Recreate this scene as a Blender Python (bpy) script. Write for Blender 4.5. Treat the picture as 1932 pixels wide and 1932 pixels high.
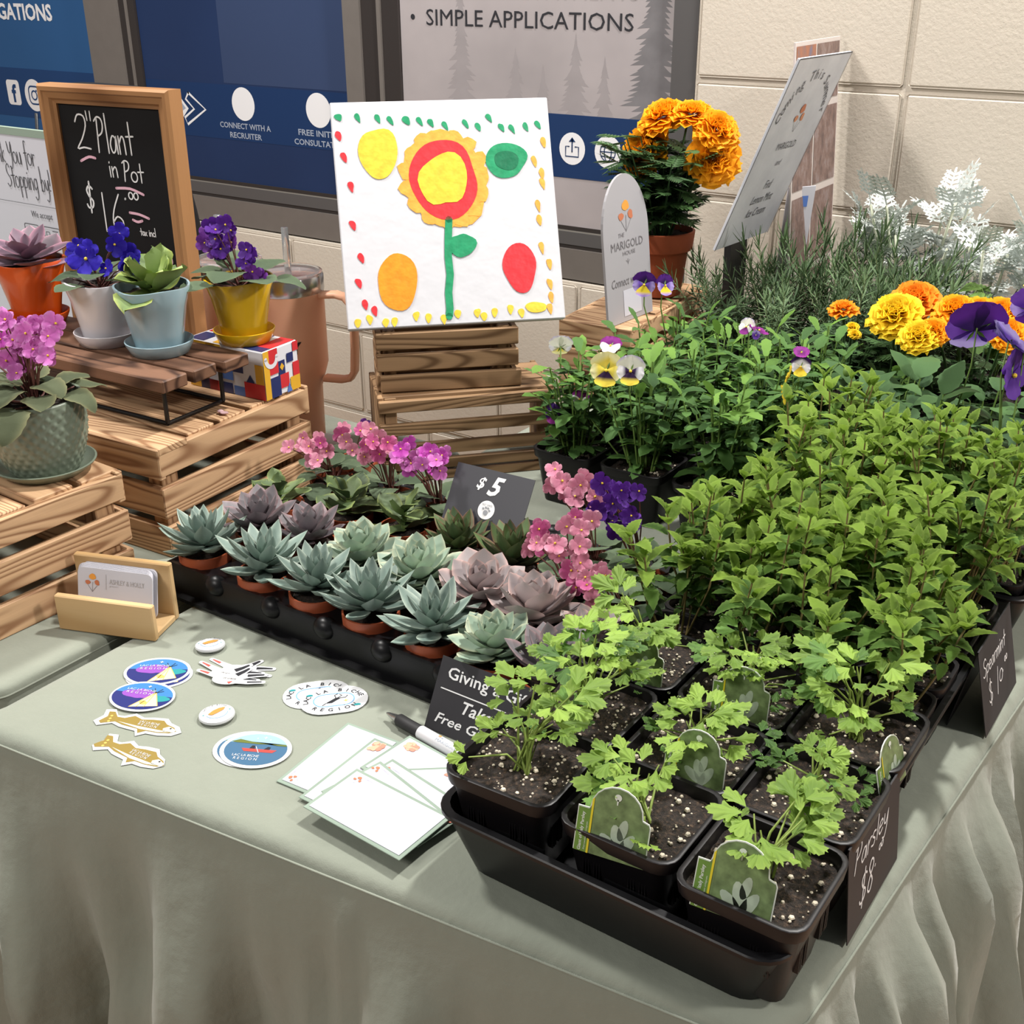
import bpy, math, random
from mathutils import Vector, Matrix, noise
R = random.Random(7)
for o in list(bpy.data.objects): bpy.data.objects.remove(o)
sc = bpy.context.scene
COL = sc.collection
PI = math.pi
# ---------------------------------------------------------------- camera
def cam_basis(yaw, pitch, roll):
    cy, sy = math.cos(yaw), math.sin(yaw)
    f = Vector((sy*math.cos(pitch), cy*math.cos(pitch), -math.sin(pitch)))
    r = Vector((cy, -sy, 0)); u = r.cross(f)
    return math.cos(roll)*r+math.sin(roll)*u, -math.sin(roll)*r+math.cos(roll)*u, f
cd = bpy.data.cameras.new('camera'); cam = bpy.data.objects.new('camera', cd); COL.objects.link(cam)
r_, u_, f_ = cam_basis(-.6072, .4394, -.0052)
M = Matrix((r_, u_, -f_)).transposed().to_4x4(); M.translation = Vector((.4492, -.5360, .6299))
cam.matrix_world = M
cd.sensor_width = 36; cd.sensor_fit = 'HORIZONTAL'; cd.lens = 2219/1932*36; cd.clip_start = .02; cd.clip_end = 40
sc.camera = cam
# ---------------------------------------------------------------- light, exposure
sc.view_settings.view_transform = 'Standard'; sc.view_settings.look = 'None'
sc.view_settings.gamma = 1; sc.view_settings.use_curve_mapping = False
sc.view_settings.exposure = -0.22
w = bpy.data.worlds.new('world'); sc.world = w; w.use_nodes = True
w.node_tree.nodes['Background'].inputs[0].default_value = (1, .975, .95, 1)
w.node_tree.nodes['Background'].inputs[1].default_value = .20
def area(name, loc, target, size, power, col=(1, .95, .88), sy=None):
    l = bpy.data.lights.new(name, 'AREA'); l.energy = power; l.color = col; l.size = size
    if sy: l.shape = 'RECTANGLE'; l.size_y = sy
    o = bpy.data.objects.new(name, l); COL.objects.link(o); o.location = loc
    o.rotation_euler = (Vector(target)-Vector(loc)).to_track_quat('-Z', 'Y').to_euler()
    return o
area('ceiling_lamp_key', (.15, 1.2, 2.15), (-.15, .35, 0), .14, 78, (1, .97, .93))
area('ceiling_lamp_right', (2.2, .75, 1.95), (.1, .5, 0), .25, 55, (1, .95, .90))
area('ceiling_lamp_left', (-1.5, .15, 2.1), (-1.0, .8, .1), .25, 62, (1, .965, .92))  # added to brighten the left wall, tumblers and crates
area('ceiling_lamp_front', (-.9, -2.2, 2.3), (-.4, .8, .1), .8, 60, (1, .96, .91))  # fill light added from the front for wall, drape and tumblers

# ---------------------------------------------------------------- materials
MATS = {}
def nmat(name):
    m = bpy.data.materials.new(name); m.use_nodes = True; nt = m.node_tree
    return m, nt, nt.nodes['Principled BSDF'], nt.nodes['Material Output']
def L(nt, a, b): nt.links.new(a, b)
def N(nt, t, **k):
    n = nt.nodes.new(t)
    for a, b in k.items(): setattr(n, a, b)
    return n
def setin(n, **k):
    for a, b in k.items(): n.inputs[a.replace('_', ' ')].default_value = b
def mixc(nt, fac, a, b, blend='MIX'):
    n = N(nt, 'ShaderNodeMix', data_type='RGBA', blend_type=blend)
    for i, v in ((0, fac), (6, a), (7, b)):
        if hasattr(v, 'is_output') or isinstance(v, bpy.types.NodeSocket): L(nt, v, n.inputs[i])
        else: n.inputs[i].default_value = v if i == 0 else (*v, 1)[:4]
    return n.outputs[2]
def ramp(nt, fac, stops, interp='LINEAR'):
    n = N(nt, 'ShaderNodeValToRGB'); L(nt, fac, n.inputs[0]); e = n.color_ramp.elements
    n.color_ramp.interpolation = interp
    while len(e) < len(stops): e.new(.5)
    for i, (p, c) in enumerate(stops): e[i].position = p; e[i].color = (*c, 1)
    return n.outputs[0]
def mathn(nt, op, a, b=0.0):
    n = N(nt, 'ShaderNodeMath', operation=op)
    for i, v in enumerate((a, b)):
        if isinstance(v, bpy.types.NodeSocket): L(nt, v, n.inputs[i])
        else: n.inputs[i].default_value = v
    return n.outputs[0]
def noise_tex(nt, scale, detail=3, vec=None, rough=.5):
    n = N(nt, 'ShaderNodeTexNoise'); setin(n, Scale=scale, Detail=detail, Roughness=rough)
    if vec is None: vec = N(nt, 'ShaderNodeTexCoord').outputs['Object']
    L(nt, vec, n.inputs['Vector']); return n.outputs[0]
def bump(nt, b, h, strength=.3, dist=.001):
    n = N(nt, 'ShaderNodeBump'); setin(n, Strength=strength, Distance=dist)
    L(nt, h, n.inputs['Height']); L(nt, n.outputs[0], b.inputs['Normal'])
def plain(name, col, rough=.5, spec=.5, metal=0, var=.0, scale=30, bmp=0, bscale=200, bdist=.0005, coat=0):
    if name in MATS: return MATS[name]
    m, nt, b, o = nmat(name); setin(b, Roughness=rough, Metallic=metal)
    b.inputs['Specular IOR Level'].default_value = spec
    b.inputs['Base Color'].default_value = (*col, 1)
    if coat: b.inputs['Coat Weight'].default_value = coat
    if var:
        n = noise_tex(nt, scale)
        L(nt, mixc(nt, n, tuple(c*(1-var) for c in col), tuple(min(1, c*(1+var)) for c in col)), b.inputs['Base Color'])
    if bmp: bump(nt, b, noise_tex(nt, bscale, 2), bmp, bdist)
    MATS[name] = m; return m
def leafmat(name, base, edge, young=None, rough=.5, trans=.25, rnd=.25, ew=.75, spec=.4, bmp=.3, bs=600, pw=5):
    """leaf with its own margin colour (attribute e: 0 midrib, 1 margin), variation from leaf to leaf"""
    m, nt, b, o = nmat(name)
    at = N(nt, 'ShaderNodeAttribute', attribute_name='e')
    oi = N(nt, 'ShaderNodeObjectInfo')
    dark = tuple(c*(1-rnd) for c in base); light = tuple(c*(1+rnd) for c in (young or base))
    c0 = mixc(nt, oi.outputs['Random'], dark, light)
    n = noise_tex(nt, 80, 2)
    c0 = mixc(nt, mathn(nt, 'MULTIPLY', n, .5), c0, tuple(c*.75 for c in base))
    f = mathn(nt, 'MULTIPLY', mathn(nt, 'POWER', at.outputs['Fac'], pw), ew)
    c1 = mixc(nt, f, c0, edge)
    L(nt, c1, b.inputs['Base Color']); setin(b, Roughness=rough); b.inputs['Specular IOR Level'].default_value = spec
    if bmp: bump(nt, b, noise_tex(nt, bs, 2), bmp, .0006)
    if trans:
        t = N(nt, 'ShaderNodeBsdfTranslucent'); L(nt, c1, t.inputs['Color'])
        mx = N(nt, 'ShaderNodeMixShader'); mx.inputs[0].default_value = trans
        L(nt, b.outputs[0], mx.inputs[1]); L(nt, t.outputs[0], mx.inputs[2]); L(nt, mx.outputs[0], o.inputs[0])
    return m
def wood(name, light, dark, freq=26, across=14, rough=.62, grain=.35):
    m, nt, b, o = nmat(name)
    tc = N(nt, 'ShaderNodeTexCoord'); oi = N(nt, 'ShaderNodeObjectInfo')
    ad = N(nt, 'ShaderNodeVectorMath', operation='MULTIPLY_ADD')
    L(nt, tc.outputs['Object'], ad.inputs[0]); ad.inputs[1].default_value = (2.2, across, across)
    cmb = N(nt, 'ShaderNodeCombineXYZ')
    for i in range(3): L(nt, mathn(nt, 'MULTIPLY', oi.outputs['Random'], 37.0+i*11), cmb.inputs[i])
    L(nt, cmb.outputs[0], ad.inputs[2])
    n1 = noise_tex(nt, 1.0, 1, ad.outputs[0], .3)
    s = mathn(nt, 'SINE', mathn(nt, 'MULTIPLY', n1, freq*2.6))
    s = mathn(nt, 'MULTIPLY_ADD', s, .5); s.node.inputs[2].default_value = .5
    ad2 = N(nt, 'ShaderNodeVectorMath', operation='MULTIPLY'); L(nt, tc.outputs['Object'], ad2.inputs[0]); ad2.inputs[1].default_value = (12, 700, 700)
    fine = noise_tex(nt, 1.0, 3, ad2.outputs[0], .6)
    mid = tuple((a+c)/2 for a, c in zip(light, dark))
    c = ramp(nt, s, [(0, dark), (.18, mid), (.5, light), (1, tuple(min(1, x*1.08) for x in light))])
    c = mixc(nt, mathn(nt, 'MULTIPLY', fine, grain), c, dark)
    L(nt, c, b.inputs['Base Color']); setin(b, Roughness=rough); b.inputs['Specular IOR Level'].default_value = .25
    bump(nt, b, s, .35, .0006); return m
W_CRATE = wood('charred_pine', (.60, .39, .225), (.27, .14, .07), 50, 17)
W_DARK = wood('dark_stained_pine', (.33, .205, .11), (.12, .065, .03), 44, 15)
W_PLANK = wood('walnut_stain', (.20, .105, .065), (.05, .024, .016), 20, 18, .5)
W_OAK = wood('pale_oak', (.60, .41, .21), (.46, .29, .13), 10, 10, .5, .25)
W_FRAME = wood('honey_frame_wood', (.36, .185, .08), (.20, .09, .035), 8, 8, .42, .4)
BLACKP = plain('black_plastic', (.006, .006, .007), .36, .25, bmp=.1, bscale=150)
BLACKP2 = plain('black_pot_plastic', (.008, .007, .008), .38, .25, bmp=.12, bscale=90)
CARD_BLACK = plain('black_card', (.030, .029, .033), .55, .3, var=.06)
CHALK_W = plain('white_ink', (.80, .80, .80), .6, .2)
CHALK_P = plain('pink_chalk', (.80, .48, .58), .7, .2)
WHITE = plain('white_paper', (.58, .58, .64), .5, .3)
WHITE_G = plain('white_gloss_vinyl', (.64, .65, .67), .3, .5)
TERRA = plain('terracotta', (.36, .085, .035), .65, .3, var=.2, scale=25, bmp=.2, bscale=120)
TERRA_S = plain('terracotta_plastic', (.33, .075, .03), .45, .4, var=.15)
METAL_B = plain('black_wire', (.008, .008, .009), .35, .5)
SAGE_C = plain('sage_card', (.26, .33, .27), .6, .2)
def soilmat():
    m, nt, b, o = nmat('potting_soil')
    n = noise_tex(nt, 260, 4, None, .7)
    c = ramp(nt, n, [(.3, (.005, .003, .002)), (.5, (.020, .012, .008)), (.62, (.060, .036, .022)), (.75, (.16, .10, .06))])
    L(nt, c, b.inputs['Base Color']); setin(b, Roughness=.8); bump(nt, b, n, 1, .004); return m
SOIL = soilmat()
PERL = plain('perlite', (.62, .55, .44), .8, .2, var=.3, scale=200)
def cloth():
    m, nt, b, o = nmat('sage_tablecloth')
    tc = N(nt, 'ShaderNodeTexCoord')
    big = noise_tex(nt, 5, 3); mid = noise_tex(nt, 38, 3)
    c = mixc(nt, big, (.235, .262, .212), (.280, .298, .246)); c = mixc(nt, mathn(nt, 'MULTIPLY', mid, .35), c, (.21, .228, .188))
    L(nt, c, b.inputs['Base Color']); setin(b, Roughness=.85); b.inputs['Specular IOR Level'].default_value = .15
    b.inputs['Sheen Weight'].default_value = .25
    w1 = N(nt, 'ShaderNodeTexVoronoi'); setin(w1, Scale=900); L(nt, tc.outputs['Object'], w1.inputs['Vector'])
    wr = noise_tex(nt, 16, 4)
    h = mathn(nt, 'ADD', mathn(nt, 'MULTIPLY', w1.outputs[0], .015), mathn(nt, 'MULTIPLY', wr, 1.0))
    bump(nt, b, h, .75, .006); return m
CLOTH = cloth()

# ---------------------------------------------------------------- object helpers
def mk(name, vs, fs, mats, fm=None, smooth=False, e=None):
    me = bpy.data.meshes.new(name); me.from_pydata([tuple(v) for v in vs], [], fs)
    if not isinstance(mats, (list, tuple)): mats = [mats]
    for m in mats: me.materials.append(m)
    if fm: me.polygons.foreach_set('material_index', fm)
    if smooth: me.polygons.foreach_set('use_smooth', [True]*len(me.polygons))
    if e is not None:
        a = me.attributes.new('e', 'FLOAT', 'POINT'); a.data.foreach_set('value', e)
    me.update(); return me
def ob(name, me, parent=None, mat=None):
    o = bpy.data.objects.new(name, me); COL.objects.link(o)
    if parent is not None: o.parent = parent
    if mat is not None: o.matrix_basis = mat
    return o
def tag(o, label, cat=None, group=None, kind=None):
    if label: o['label'] = label
    if cat: o['category'] = cat
    if group: o['group'] = group
    if kind: o['kind'] = kind
    return o
def thing(name, label, cat, loc=(0, 0, 0), rz=0, group=None, mat=None):
    o = bpy.data.objects.new(name, None); COL.objects.link(o); o.empty_display_size = .02
    o.matrix_basis = mat if mat is not None else Matrix.Translation(loc) @ Matrix.Rotation(rz, 4, 'Z')
    return tag(o, label, cat, group)
def T(x, y=0, z=0): return Matrix.Translation((x, y, z))
def RZ(a): return Matrix.Rotation(a, 4, 'Z')
def RX(a): return Matrix.Rotation(a, 4, 'X')
def RY(a): return Matrix.Rotation(a, 4, 'Y')
def frame_mat(pos, d, up, s=1.0, sx=1.0):
    y = Vector(d).normalized(); up = Vector(up)
    x = y.cross(up)
    if x.length < 1e-4: x = y.cross(Vector((.3, .9, .1)))
    x.normalize(); z = x.cross(y)
    m = Matrix((x*s*sx, y*s, z*s)).transposed().to_4x4(); m.translation = Vector(pos); return m
class G:
    """collects simple solids into one mesh"""
    def __init__(s): s.v = []; s.f = []; s.m = []
    def add(s, vs, fs, mi=0, mat=None):
        k = len(s.v)
        s.v += [tuple(mat @ Vector(v)) if mat else tuple(v) for v in vs]
        s.f += [tuple(i+k for i in f) for f in fs]; s.m += [mi]*len(fs); return s
    def box(s, x0, x1, y0, y1, z0, z1, mi=0, mat=None, bev=0):
        if bev:
            b = bev; vs = []; 
            for (x, y, z) in ((x0, y0, z0), (x1, y0, z0), (x1, y1, z0), (x0, y1, z0), (x0, y0, z1), (x1, y0, z1), (x1, y1, z1), (x0, y1, z1)):
                sx = 1 if x == x0 else -1; sy = 1 if y == y0 else -1; sz = 1 if z == z0 else -1
                vs += [(x, y+b*sy, z+b*sz), (x+b*sx, y, z+b*sz), (x+b*sx, y+b*sy, z)]
            q = lambda i, a: i*3+a
            fs = [(q(0, 2), q(3, 2), q(2, 2), q(1, 2)), (q(4, 2), q(5, 2), q(6, 2), q(7, 2)),
                  (q(0, 1), q(1, 1), q(5, 1), q(4, 1)), (q(2, 1), q(3, 1), q(7, 1), q(6, 1)),
                  (q(1, 0), q(2, 0), q(6, 0), q(5, 0)), (q(3, 0), q(0, 0), q(4, 0), q(7, 0))]
            for (i, j, a, c) in ((0, 1, 1, 2), (3, 2, 1, 2), (4, 5, 1, 2), (7, 6, 1, 2), (0, 3, 0, 2), (1, 2, 0, 2), (4, 7, 0, 2), (5, 6, 0, 2), (0, 4, 0, 1), (1, 5, 0, 1), (2, 6, 0, 1), (3, 7, 0, 1)):
                fs.append((q(i, a), q(j, a), q(j, c), q(i, c)))
            for i in range(8): fs.append((q(i, 0), q(i, 1), q(i, 2)))
            return s.add(vs, fs, mi, mat)
        vs = [(x0, y0, z0), (x1, y0, z0), (x1, y1, z0), (x0, y1, z0), (x0, y0, z1), (x1, y0, z1), (x1, y1, z1), (x0, y1, z1)]
        return s.add(vs, [(0, 3, 2, 1), (4, 5, 6, 7), (0, 1, 5, 4), (1, 2, 6, 5), (2, 3, 7, 6), (3, 0, 4, 7)], mi, mat)
    def tube(s, pts, r, n=8, mi=0, mat=None, cap=True):
        pts = [Vector(p) for p in pts]; k = len(pts); rs = r if isinstance(r, (list, tuple)) else [r]*k
        vs = []; fs = []; up = Vector((0, 0, 1))
        for i, p in enumerate(pts):
            d = (pts[min(i+1, k-1)]-pts[max(i-1, 0)]).normalized()
            a = d.cross(up) if abs(d.dot(up)) < .95 else d.cross(Vector((1, 0, 0)))
            a.normalize(); b = d.cross(a)
            for j in range(n):
                t = 2*PI*j/n; vs.append(p+(a*math.cos(t)+b*math.sin(t))*rs[i])
        for i in range(k-1):
            for j in range(n): fs.append((i*n+j, i*n+(j+1) % n, (i+1)*n+(j+1) % n, (i+1)*n+j))
        if cap: fs.append(tuple(range(n))[::-1]); fs.append(tuple((k-1)*n+j for j in range(n)))
        return s.add(vs, fs, mi, mat)
    def lathe(s, prof, n=32, mi=0, mat=None, wob=None, capb=False):
        vs = []; fs = []
        for i, (r, z) in enumerate(prof):
            for j in range(n):
                t = 2*PI*j/n; rr, zz = (r, z) if wob is None else wob(r, z, t)
                vs.append((rr*math.cos(t), rr*math.sin(t), zz))
        for i in range(len(prof)-1):
            for j in range(n): fs.append((i*n+j, i*n+(j+1) % n, (i+1)*n+(j+1) % n, (i+1)*n+j))
        if capb: fs.append(tuple(range(n))[::-1])
        return s.add(vs, fs, mi, mat)
    def ball(s, c, r, n=8, mi=0, sz=1.0, mat=None):
        vs = []; fs = []; h = max(4, n//2+1)
        for i in range(h+1):
            p = PI*i/h
            for j in range(n): vs.append((c[0]+r*math.sin(p)*math.cos(2*PI*j/n), c[1]+r*math.sin(p)*math.sin(2*PI*j/n), c[2]+r*sz*math.cos(p)))
        for i in range(h):
            for j in range(n): fs.append((i*n+j, (i+1)*n+j, (i+1)*n+(j+1) % n, i*n+(j+1) % n))
        return s.add(vs, fs, mi, mat)
    def poly(s, pts, z=0.0, mi=0, th=0.0, mat=None):
        n = len(pts); vs = [(x, y, z) for x, y in pts]
        if th:
            vs += [(x, y, z-th) for x, y in pts]; fs = [tuple(range(n)), tuple(range(2*n-1, n-1, -1))]
            fs += [(i, i+n, (i+1) % n+n, (i+1) % n) for i in range(n)]
        else: fs = [tuple(range(n))]
        return s.add(vs, fs, mi, mat)
    def ribbon(s, pts, w, z=0.0, mi=0, mat=None):
        k = len(pts); vs = []; fs = []
        for i, (x, y) in enumerate(pts):
            x0, y0 = pts[max(i-1, 0)]; x1, y1 = pts[min(i+1, k-1)]
            d = math.hypot(x1-x0, y1-y0) or 1; nx, ny = -(y1-y0)/d*w/2, (x1-x0)/d*w/2
            ww = 1.0
            vs += [(x+nx*ww, y+ny*ww, z), (x-nx*ww, y-ny*ww, z)]
        fs = [(2*i, 2*i+1, 2*i+3, 2*i+2) for i in range(k-1)]
        for (x, y) in (pts[0], pts[-1]):
            b = len(vs); vs += [(x+w/2*math.cos(2*PI*j/7), y+w/2*math.sin(2*PI*j/7), z) for j in range(7)]; fs.append(tuple(range(b, b+7)))
        return s.add(vs, fs, mi, mat)
    def mesh(s, name, mats, smooth=False): return mk(name, s.v, s.f, mats, s.m, smooth)
    def ob(s, name, mats, parent=None, mat=None, smooth=False): return ob(name, s.mesh(name, mats, smooth), parent, mat)
def autosmooth(o, ang=35):
    me = o.data; me.polygons.foreach_set('use_smooth', [True]*len(me.polygons))
    me.set_sharp_from_angle(angle=math.radians(ang)); return o
def ell(cx, cy, rx, ry, n=28, rot=0, a0=0, a1=2*PI):
    full = abs(a1-a0-2*PI) < 1e-6
    out = []
    for i in range(n if full else n+1):
        t = a0+(a1-a0)*i/n; x, y = rx*math.cos(t), ry*math.sin(t)
        out.append((cx+x*math.cos(rot)-y*math.sin(rot), cy+x*math.sin(rot)+y*math.cos(rot)))
    return out
def rrect(cx, cy, w_, h_, r, n=5):
    out = []
    for sx, sy, a in ((1, 1, 0), (-1, 1, PI/2), (-1, -1, PI), (1, -1, 1.5*PI)):
        for i in range(n+1):
            t = a+PI/2*i/n; out.append((cx+sx*(w_/2-r)+r*math.cos(t), cy+sy*(h_/2-r)+r*math.sin(t)))
    return out
def blob(cx, cy, rx, ry, seed, amp=.12, n=26, rot=0):
    rr = random.Random(seed); ph = [rr.uniform(0, 6.28) for _ in range(5)]; out = []
    for i in range(n):
        t = 2*PI*i/n; k = 1+sum(amp/(j+1)*math.sin((j+2)*t+ph[j]) for j in range(5))
        x, y = rx*k*math.cos(t), ry*k*math.sin(t)
        out.append((cx+x*math.cos(rot)-y*math.sin(rot), cy+x*math.sin(rot)+y*math.cos(rot)))
    return out
_tc = {}
def text_geo(s, bold=0.0, shear=0.0):
    k = (s, bold, shear)
    if k not in _tc:
        cu = bpy.data.curves.new('t', 'FONT'); cu.body = s; cu.size = 1; cu.offset = bold; cu.shear = shear; cu.resolution_u = 2
        o = bpy.data.objects.new('t', cu); me = o.to_mesh()
        vs = [tuple(v.co) for v in me.vertices]; fs = [tuple(p.vertices) for p in me.polygons]
        o.to_mesh_clear(); bpy.data.objects.remove(o); bpy.data.curves.remove(cu)
        xs = [v[0] for v in vs] or [0]; ys = [v[1] for v in vs] or [0]
        _tc[k] = (vs, fs, min(xs), max(xs), min(ys), max(ys))
    return _tc[k]
def put_text(g, s, cx, cy, width=None, height=None, z=0.0, mi=0, rot=0, bold=0.0, shear=0.0, align='c', mat=None):
    vs, fs, a, b, c, d = text_geo(s, bold, shear)
    sx = width/(b-a) if width else height/(d-c); sy = height/(d-c) if height else sx
    ox = {'c': (a+b)/2, 'l': a, 'r': b}[align]
    ca, sa = math.cos(rot), math.sin(rot); out = []
    for v in vs:
        x, y = (v[0]-ox)*sx, (v[1]-(c+d)/2)*sy; out.append((cx+x*ca-y*sa, cy+x*sa+y*ca, z))
    g.add(out, fs, mi, mat)
def circ(cx, cy, r, n=9): return [(cx+r*math.cos(2*PI*i/n+1.6), cy+r*1.1*math.sin(2*PI*i/n+1.6)) for i in range(n+1)]
HW = {'2': (.55, [[(.02, .78), (.15, .98), (.38, .95), (.42, .68), (.22, .3), (.0, .02), (.25, .06), (.52, .03)]]),
 '"': (.3, [[(.0, 1.05), (.02, .8)], [(.15, 1.05), (.15, .8)]]),
 'P': (.58, [[(.06, 0), (.14, .95)], [(-.02, .88), (.18, 1.0), (.40, .95), (.46, .76), (.36, .56), (.12, .46)]]),
 'l': (.2, [[(.05, 1.1), (.08, 0)]]), 'a': (.5, [[(.36, .42), (.18, .5), (.02, .25), (.12, .02), (.3, .12), (.37, .5), (.42, .0)]]),
 'n': (.5, [[(.02, .5), (.05, 0)], [(.05, .3), (.22, .5), (.34, .4), (.38, 0)]]),
 't': (.42, [[(.18, .9), (.2, 0)], [(-.02, .5), (.4, .52)]]), 'i': (.2, [[(.05, .5), (.07, 0)], [(.05, .68), (.06, .72)]]),
 'o': (.5, [circ(.2, .25, .22)]), '$': (.6, [[(.45, .82), (.25, .92), (.08, .75), (.2, .52), (.42, .35), (.35, .12), (.1, .08), (.0, .2)], [(.28, 1.08), (.22, -.1)]]),
 '1': (.36, [[(.1, 1), (.1, 0)]]), '6': (.5, [[(.35, 1), (.12, .6), (.04, .25), (.18, .0), (.38, .1), (.4, .32), (.22, .42), (.06, .28)]]),
 '0': (.5, [circ(.2, .5, .2)]), '.': (.2, [[(.05, .05), (.07, .08)]]), 'x': (.42, [[(0, .48), (.34, 0)], [(.34, .48), (0, 0)]]),
 'c': (.42, [[(.34, .42), (.16, .5), (.02, .25), (.16, .0), (.36, .08)]]), 'e': (.46, [[(.02, .26), (.34, .3), (.28, .48), (.1, .45), (.02, .2), (.16, .0), (.38, .08)]]),
 'r': (.38, [[(.04, .5), (.06, 0)], [(.06, .3), (.2, .48), (.34, .45)]]), 's': (.4, [[(.32, .44), (.14, .5), (.06, .36), (.28, .18), (.2, .0), (.0, .06)]]),
 'y': (.48, [[(.02, .5), (.08, .15), (.25, .1), (.36, .5)], [(.36, .5), (.34, -.1), (.2, -.42), (.02, -.35)]]),
 'S': (.55, [[(.46, .85), (.3, 1), (.08, .85), (.12, .6), (.4, .4), (.42, .15), (.2, 0), (0, .12)]]),
 'p': (.48, [[(.04, .5), (.04, -.4)], [(.04, .35), (.2, .5), (.38, .35), (.32, .08), (.06, .05)]]),
 'm': (.66, [[(.02, .5), (.04, 0)], [(.04, .3), (.18, .5), (.28, .35), (.28, 0)], [(.28, .3), (.42, .5), (.52, .35), (.54, 0)]]),
 '8': (.5, [[(.38, .88), (.2, 1), (.05, .82), (.2, .55), (.4, .25), (.25, 0), (.05, .15), (.15, .45), (.38, .7), (.38, .88)]]),
 'T': (.55, [[(.25, .95), (.25, 0)], [(0, .95), (.52, .98)]]), 'h': (.5, [[(.04, 1.05), (.06, 0)], [(.06, .3), (.22, .5), (.34, .4), (.38, 0)]]),
 'k': (.46, [[(.04, 1.05), (.06, 0)], [(.34, .5), (.08, .22), (.38, 0)]]),
 'Y': (.56, [[(.02, .9), (.1, .5), (.3, .45), (.46, .9)], [(.46, .9), (.42, .1), (.25, -.25), (.05, -.15)]]),
 'u': (.5, [[(.03, .5), (.05, .1), (.22, 0), (.35, .15), (.37, .5)], [(.37, .5), (.4, 0)]]),
 'f': (.36, [[(.34, .98), (.2, 1.02), (.14, .8), (.14, -.2)], [(0, .5), (.32, .52)]]),
 'g': (.48, [[(.36, .42), (.18, .5), (.02, .25), (.14, .02), (.34, .15)], [(.36, .5), (.34, -.25), (.15, -.42), (.0, -.3)]]),
 'b': (.48, [[(.04, 1.05), (.05, 0)], [(.05, .35), (.2, .5), (.38, .3), (.25, 0), (.05, .05)]]),
 '!': (.2, [[(.06, .95), (.06, .3)], [(.06, .06), (.07, .09)]]), ' ': (.35, [])}
def smooth_pts(p, k=3):
    if len(p) < 3: return p
    out = []
    for i in range(len(p)-1):
        a, b, c, d = p[max(i-1, 0)], p[i], p[i+1], p[min(i+2, len(p)-1)]
        for j in range(k):
            t = j/k; f = lambda q0, q1, q2, q3: .5*((2*q1)+(-q0+q2)*t+(2*q0-5*q1+4*q2-q3)*t*t+(-q0+3*q1-3*q2+q3)*t**3)
            out.append((f(a[0], b[0], c[0], d[0]), f(a[1], b[1], c[1], d[1])))
    out.append(p[-1]); return out
def hand(g, s, x, y, h, w_, z=0.0, mi=0, rot=0, sx=1.0, slant=0.0):
    cx = 0
    for ch in s:
        adv, st = HW[ch]
        for p in st:
            q = [((cx+px*sx+slant*py), py) for px, py in smooth_pts(p)]
            q = [(x+(a*math.cos(rot)-b*math.sin(rot))*h, y+(a*math.sin(rot)+b*math.cos(rot))*h) for a, b in q]
            g.ribbon(q, w_, z, mi)
        cx += adv*sx
def panel_mat(x, y, z, yaw, lean, h=0):
    """local X right, Y up the panel, Z out of its face; origin at bottom centre"""
    return T(x, y, z) @ RZ(yaw) @ RX(PI/2-lean)
# ================================================================= SETTING
fl = G().box(-6, 4, -3, 1.9, -.80, -.75).ob('floor', plain('peach_floor', (.50, .30, .19), .45, var=.1, scale=6)); tag(fl, 'peach coloured floor under the tables', kind='structure')
def wallmat(name, col):
    m, nt, b, o = nmat(name)
    n = noise_tex(nt, 140, 4, None, .65); n2 = noise_tex(nt, 3, 2)
    L(nt, mixc(nt, n2, col, tuple(c*.93 for c in col)), b.inputs['Base Color']); setin(b, Roughness=.55)
    bump(nt, b, n, .35, .0022); return m
PAINT = wallmat('cream_block_paint', (.575, .515, .435))
wg = G(); wg.box(1.5, 3, 1.4995, 1.75, -.76, 1.5); wg.box(-.56, 1.6, 1.5045, 1.75, -.76, 1.5); wg.box(-3.4, -.56, 1.5045, 1.75, -.76, .026); wg.box(-6, -3.3, 1.49, 1.75, -.76, 1.5)
wg.box(-3.4, -.56, 1.60, 1.75, .026, 1.5)
wall = wg.ob('wall_back', PAINT); tag(wall, 'cream painted concrete block wall behind the tables', kind='structure')
blk = {}
phase = {0: -1.61, -1: -1.407, -2: -1.61, -3: -1.407, 1: -.383, 2: -.18, 3: -.18, 4: -.383, 5: -.18}
for k in range(-3, 6):
    z0 = -.177+.2032*k; z1 = z0+.2032
    lo, hi = (-3.3, 1.5) if k <= 0 else (-.56, 1.5)
    x = phase[k]-.4064*int((phase[k]-lo)/.4064+1)
    while x < hi:
        a, b = max(x, lo), min(x+.4064, hi)
        if b-a > .03:
            key = (round(b-a, 3), round(z1-z0, 3)); W_, H_ = b-a, z1-z0
            if key not in blk:
                g = G(); g.box(.0045, W_-.0045, -.0050, .0, .005, H_-.005, bev=.0042); blk[key] = g.mesh('block', [PAINT])
            ob('block', blk[key], wall, T(a, 1.5045, z0))
        x += .4064
TAUPE = plain('taupe_frame_metal', (.19, .17, .155), .35, .5, .3, var=.08)
DARKF = plain('bronze_frame_metal', (.045, .038, .036), .3, .5, .3)  # recess gasket; shade of the mullion reveals is put into this dark colour
GREYF = plain('grey_frame_metal', (.115, .11, .11), .35, .5, .3)
BRIGHTF = plain('worn_aluminium_edge', (.34, .32, .29), .35, .5, .5)  # thin paler strip along the step of the bottom rail
wf = G().box(-.611, -.5615, 1.506, 1.60, .03, 1.45).box(-3.3, -.611, 1.512, 1.6, .03, .092, 1).box(-3.3, -.611, 1.5155, 1.6, .100, .126, 0)
wf.box(-3.3, -.611, 1.517, 1.6, .092, .100, 2).box(-3.3, -.611, 1.5165, 1.6, .126, .1285, 3).box(-3.3, -.611, 1.518, 1.6, .1285, .137, 2)
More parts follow.
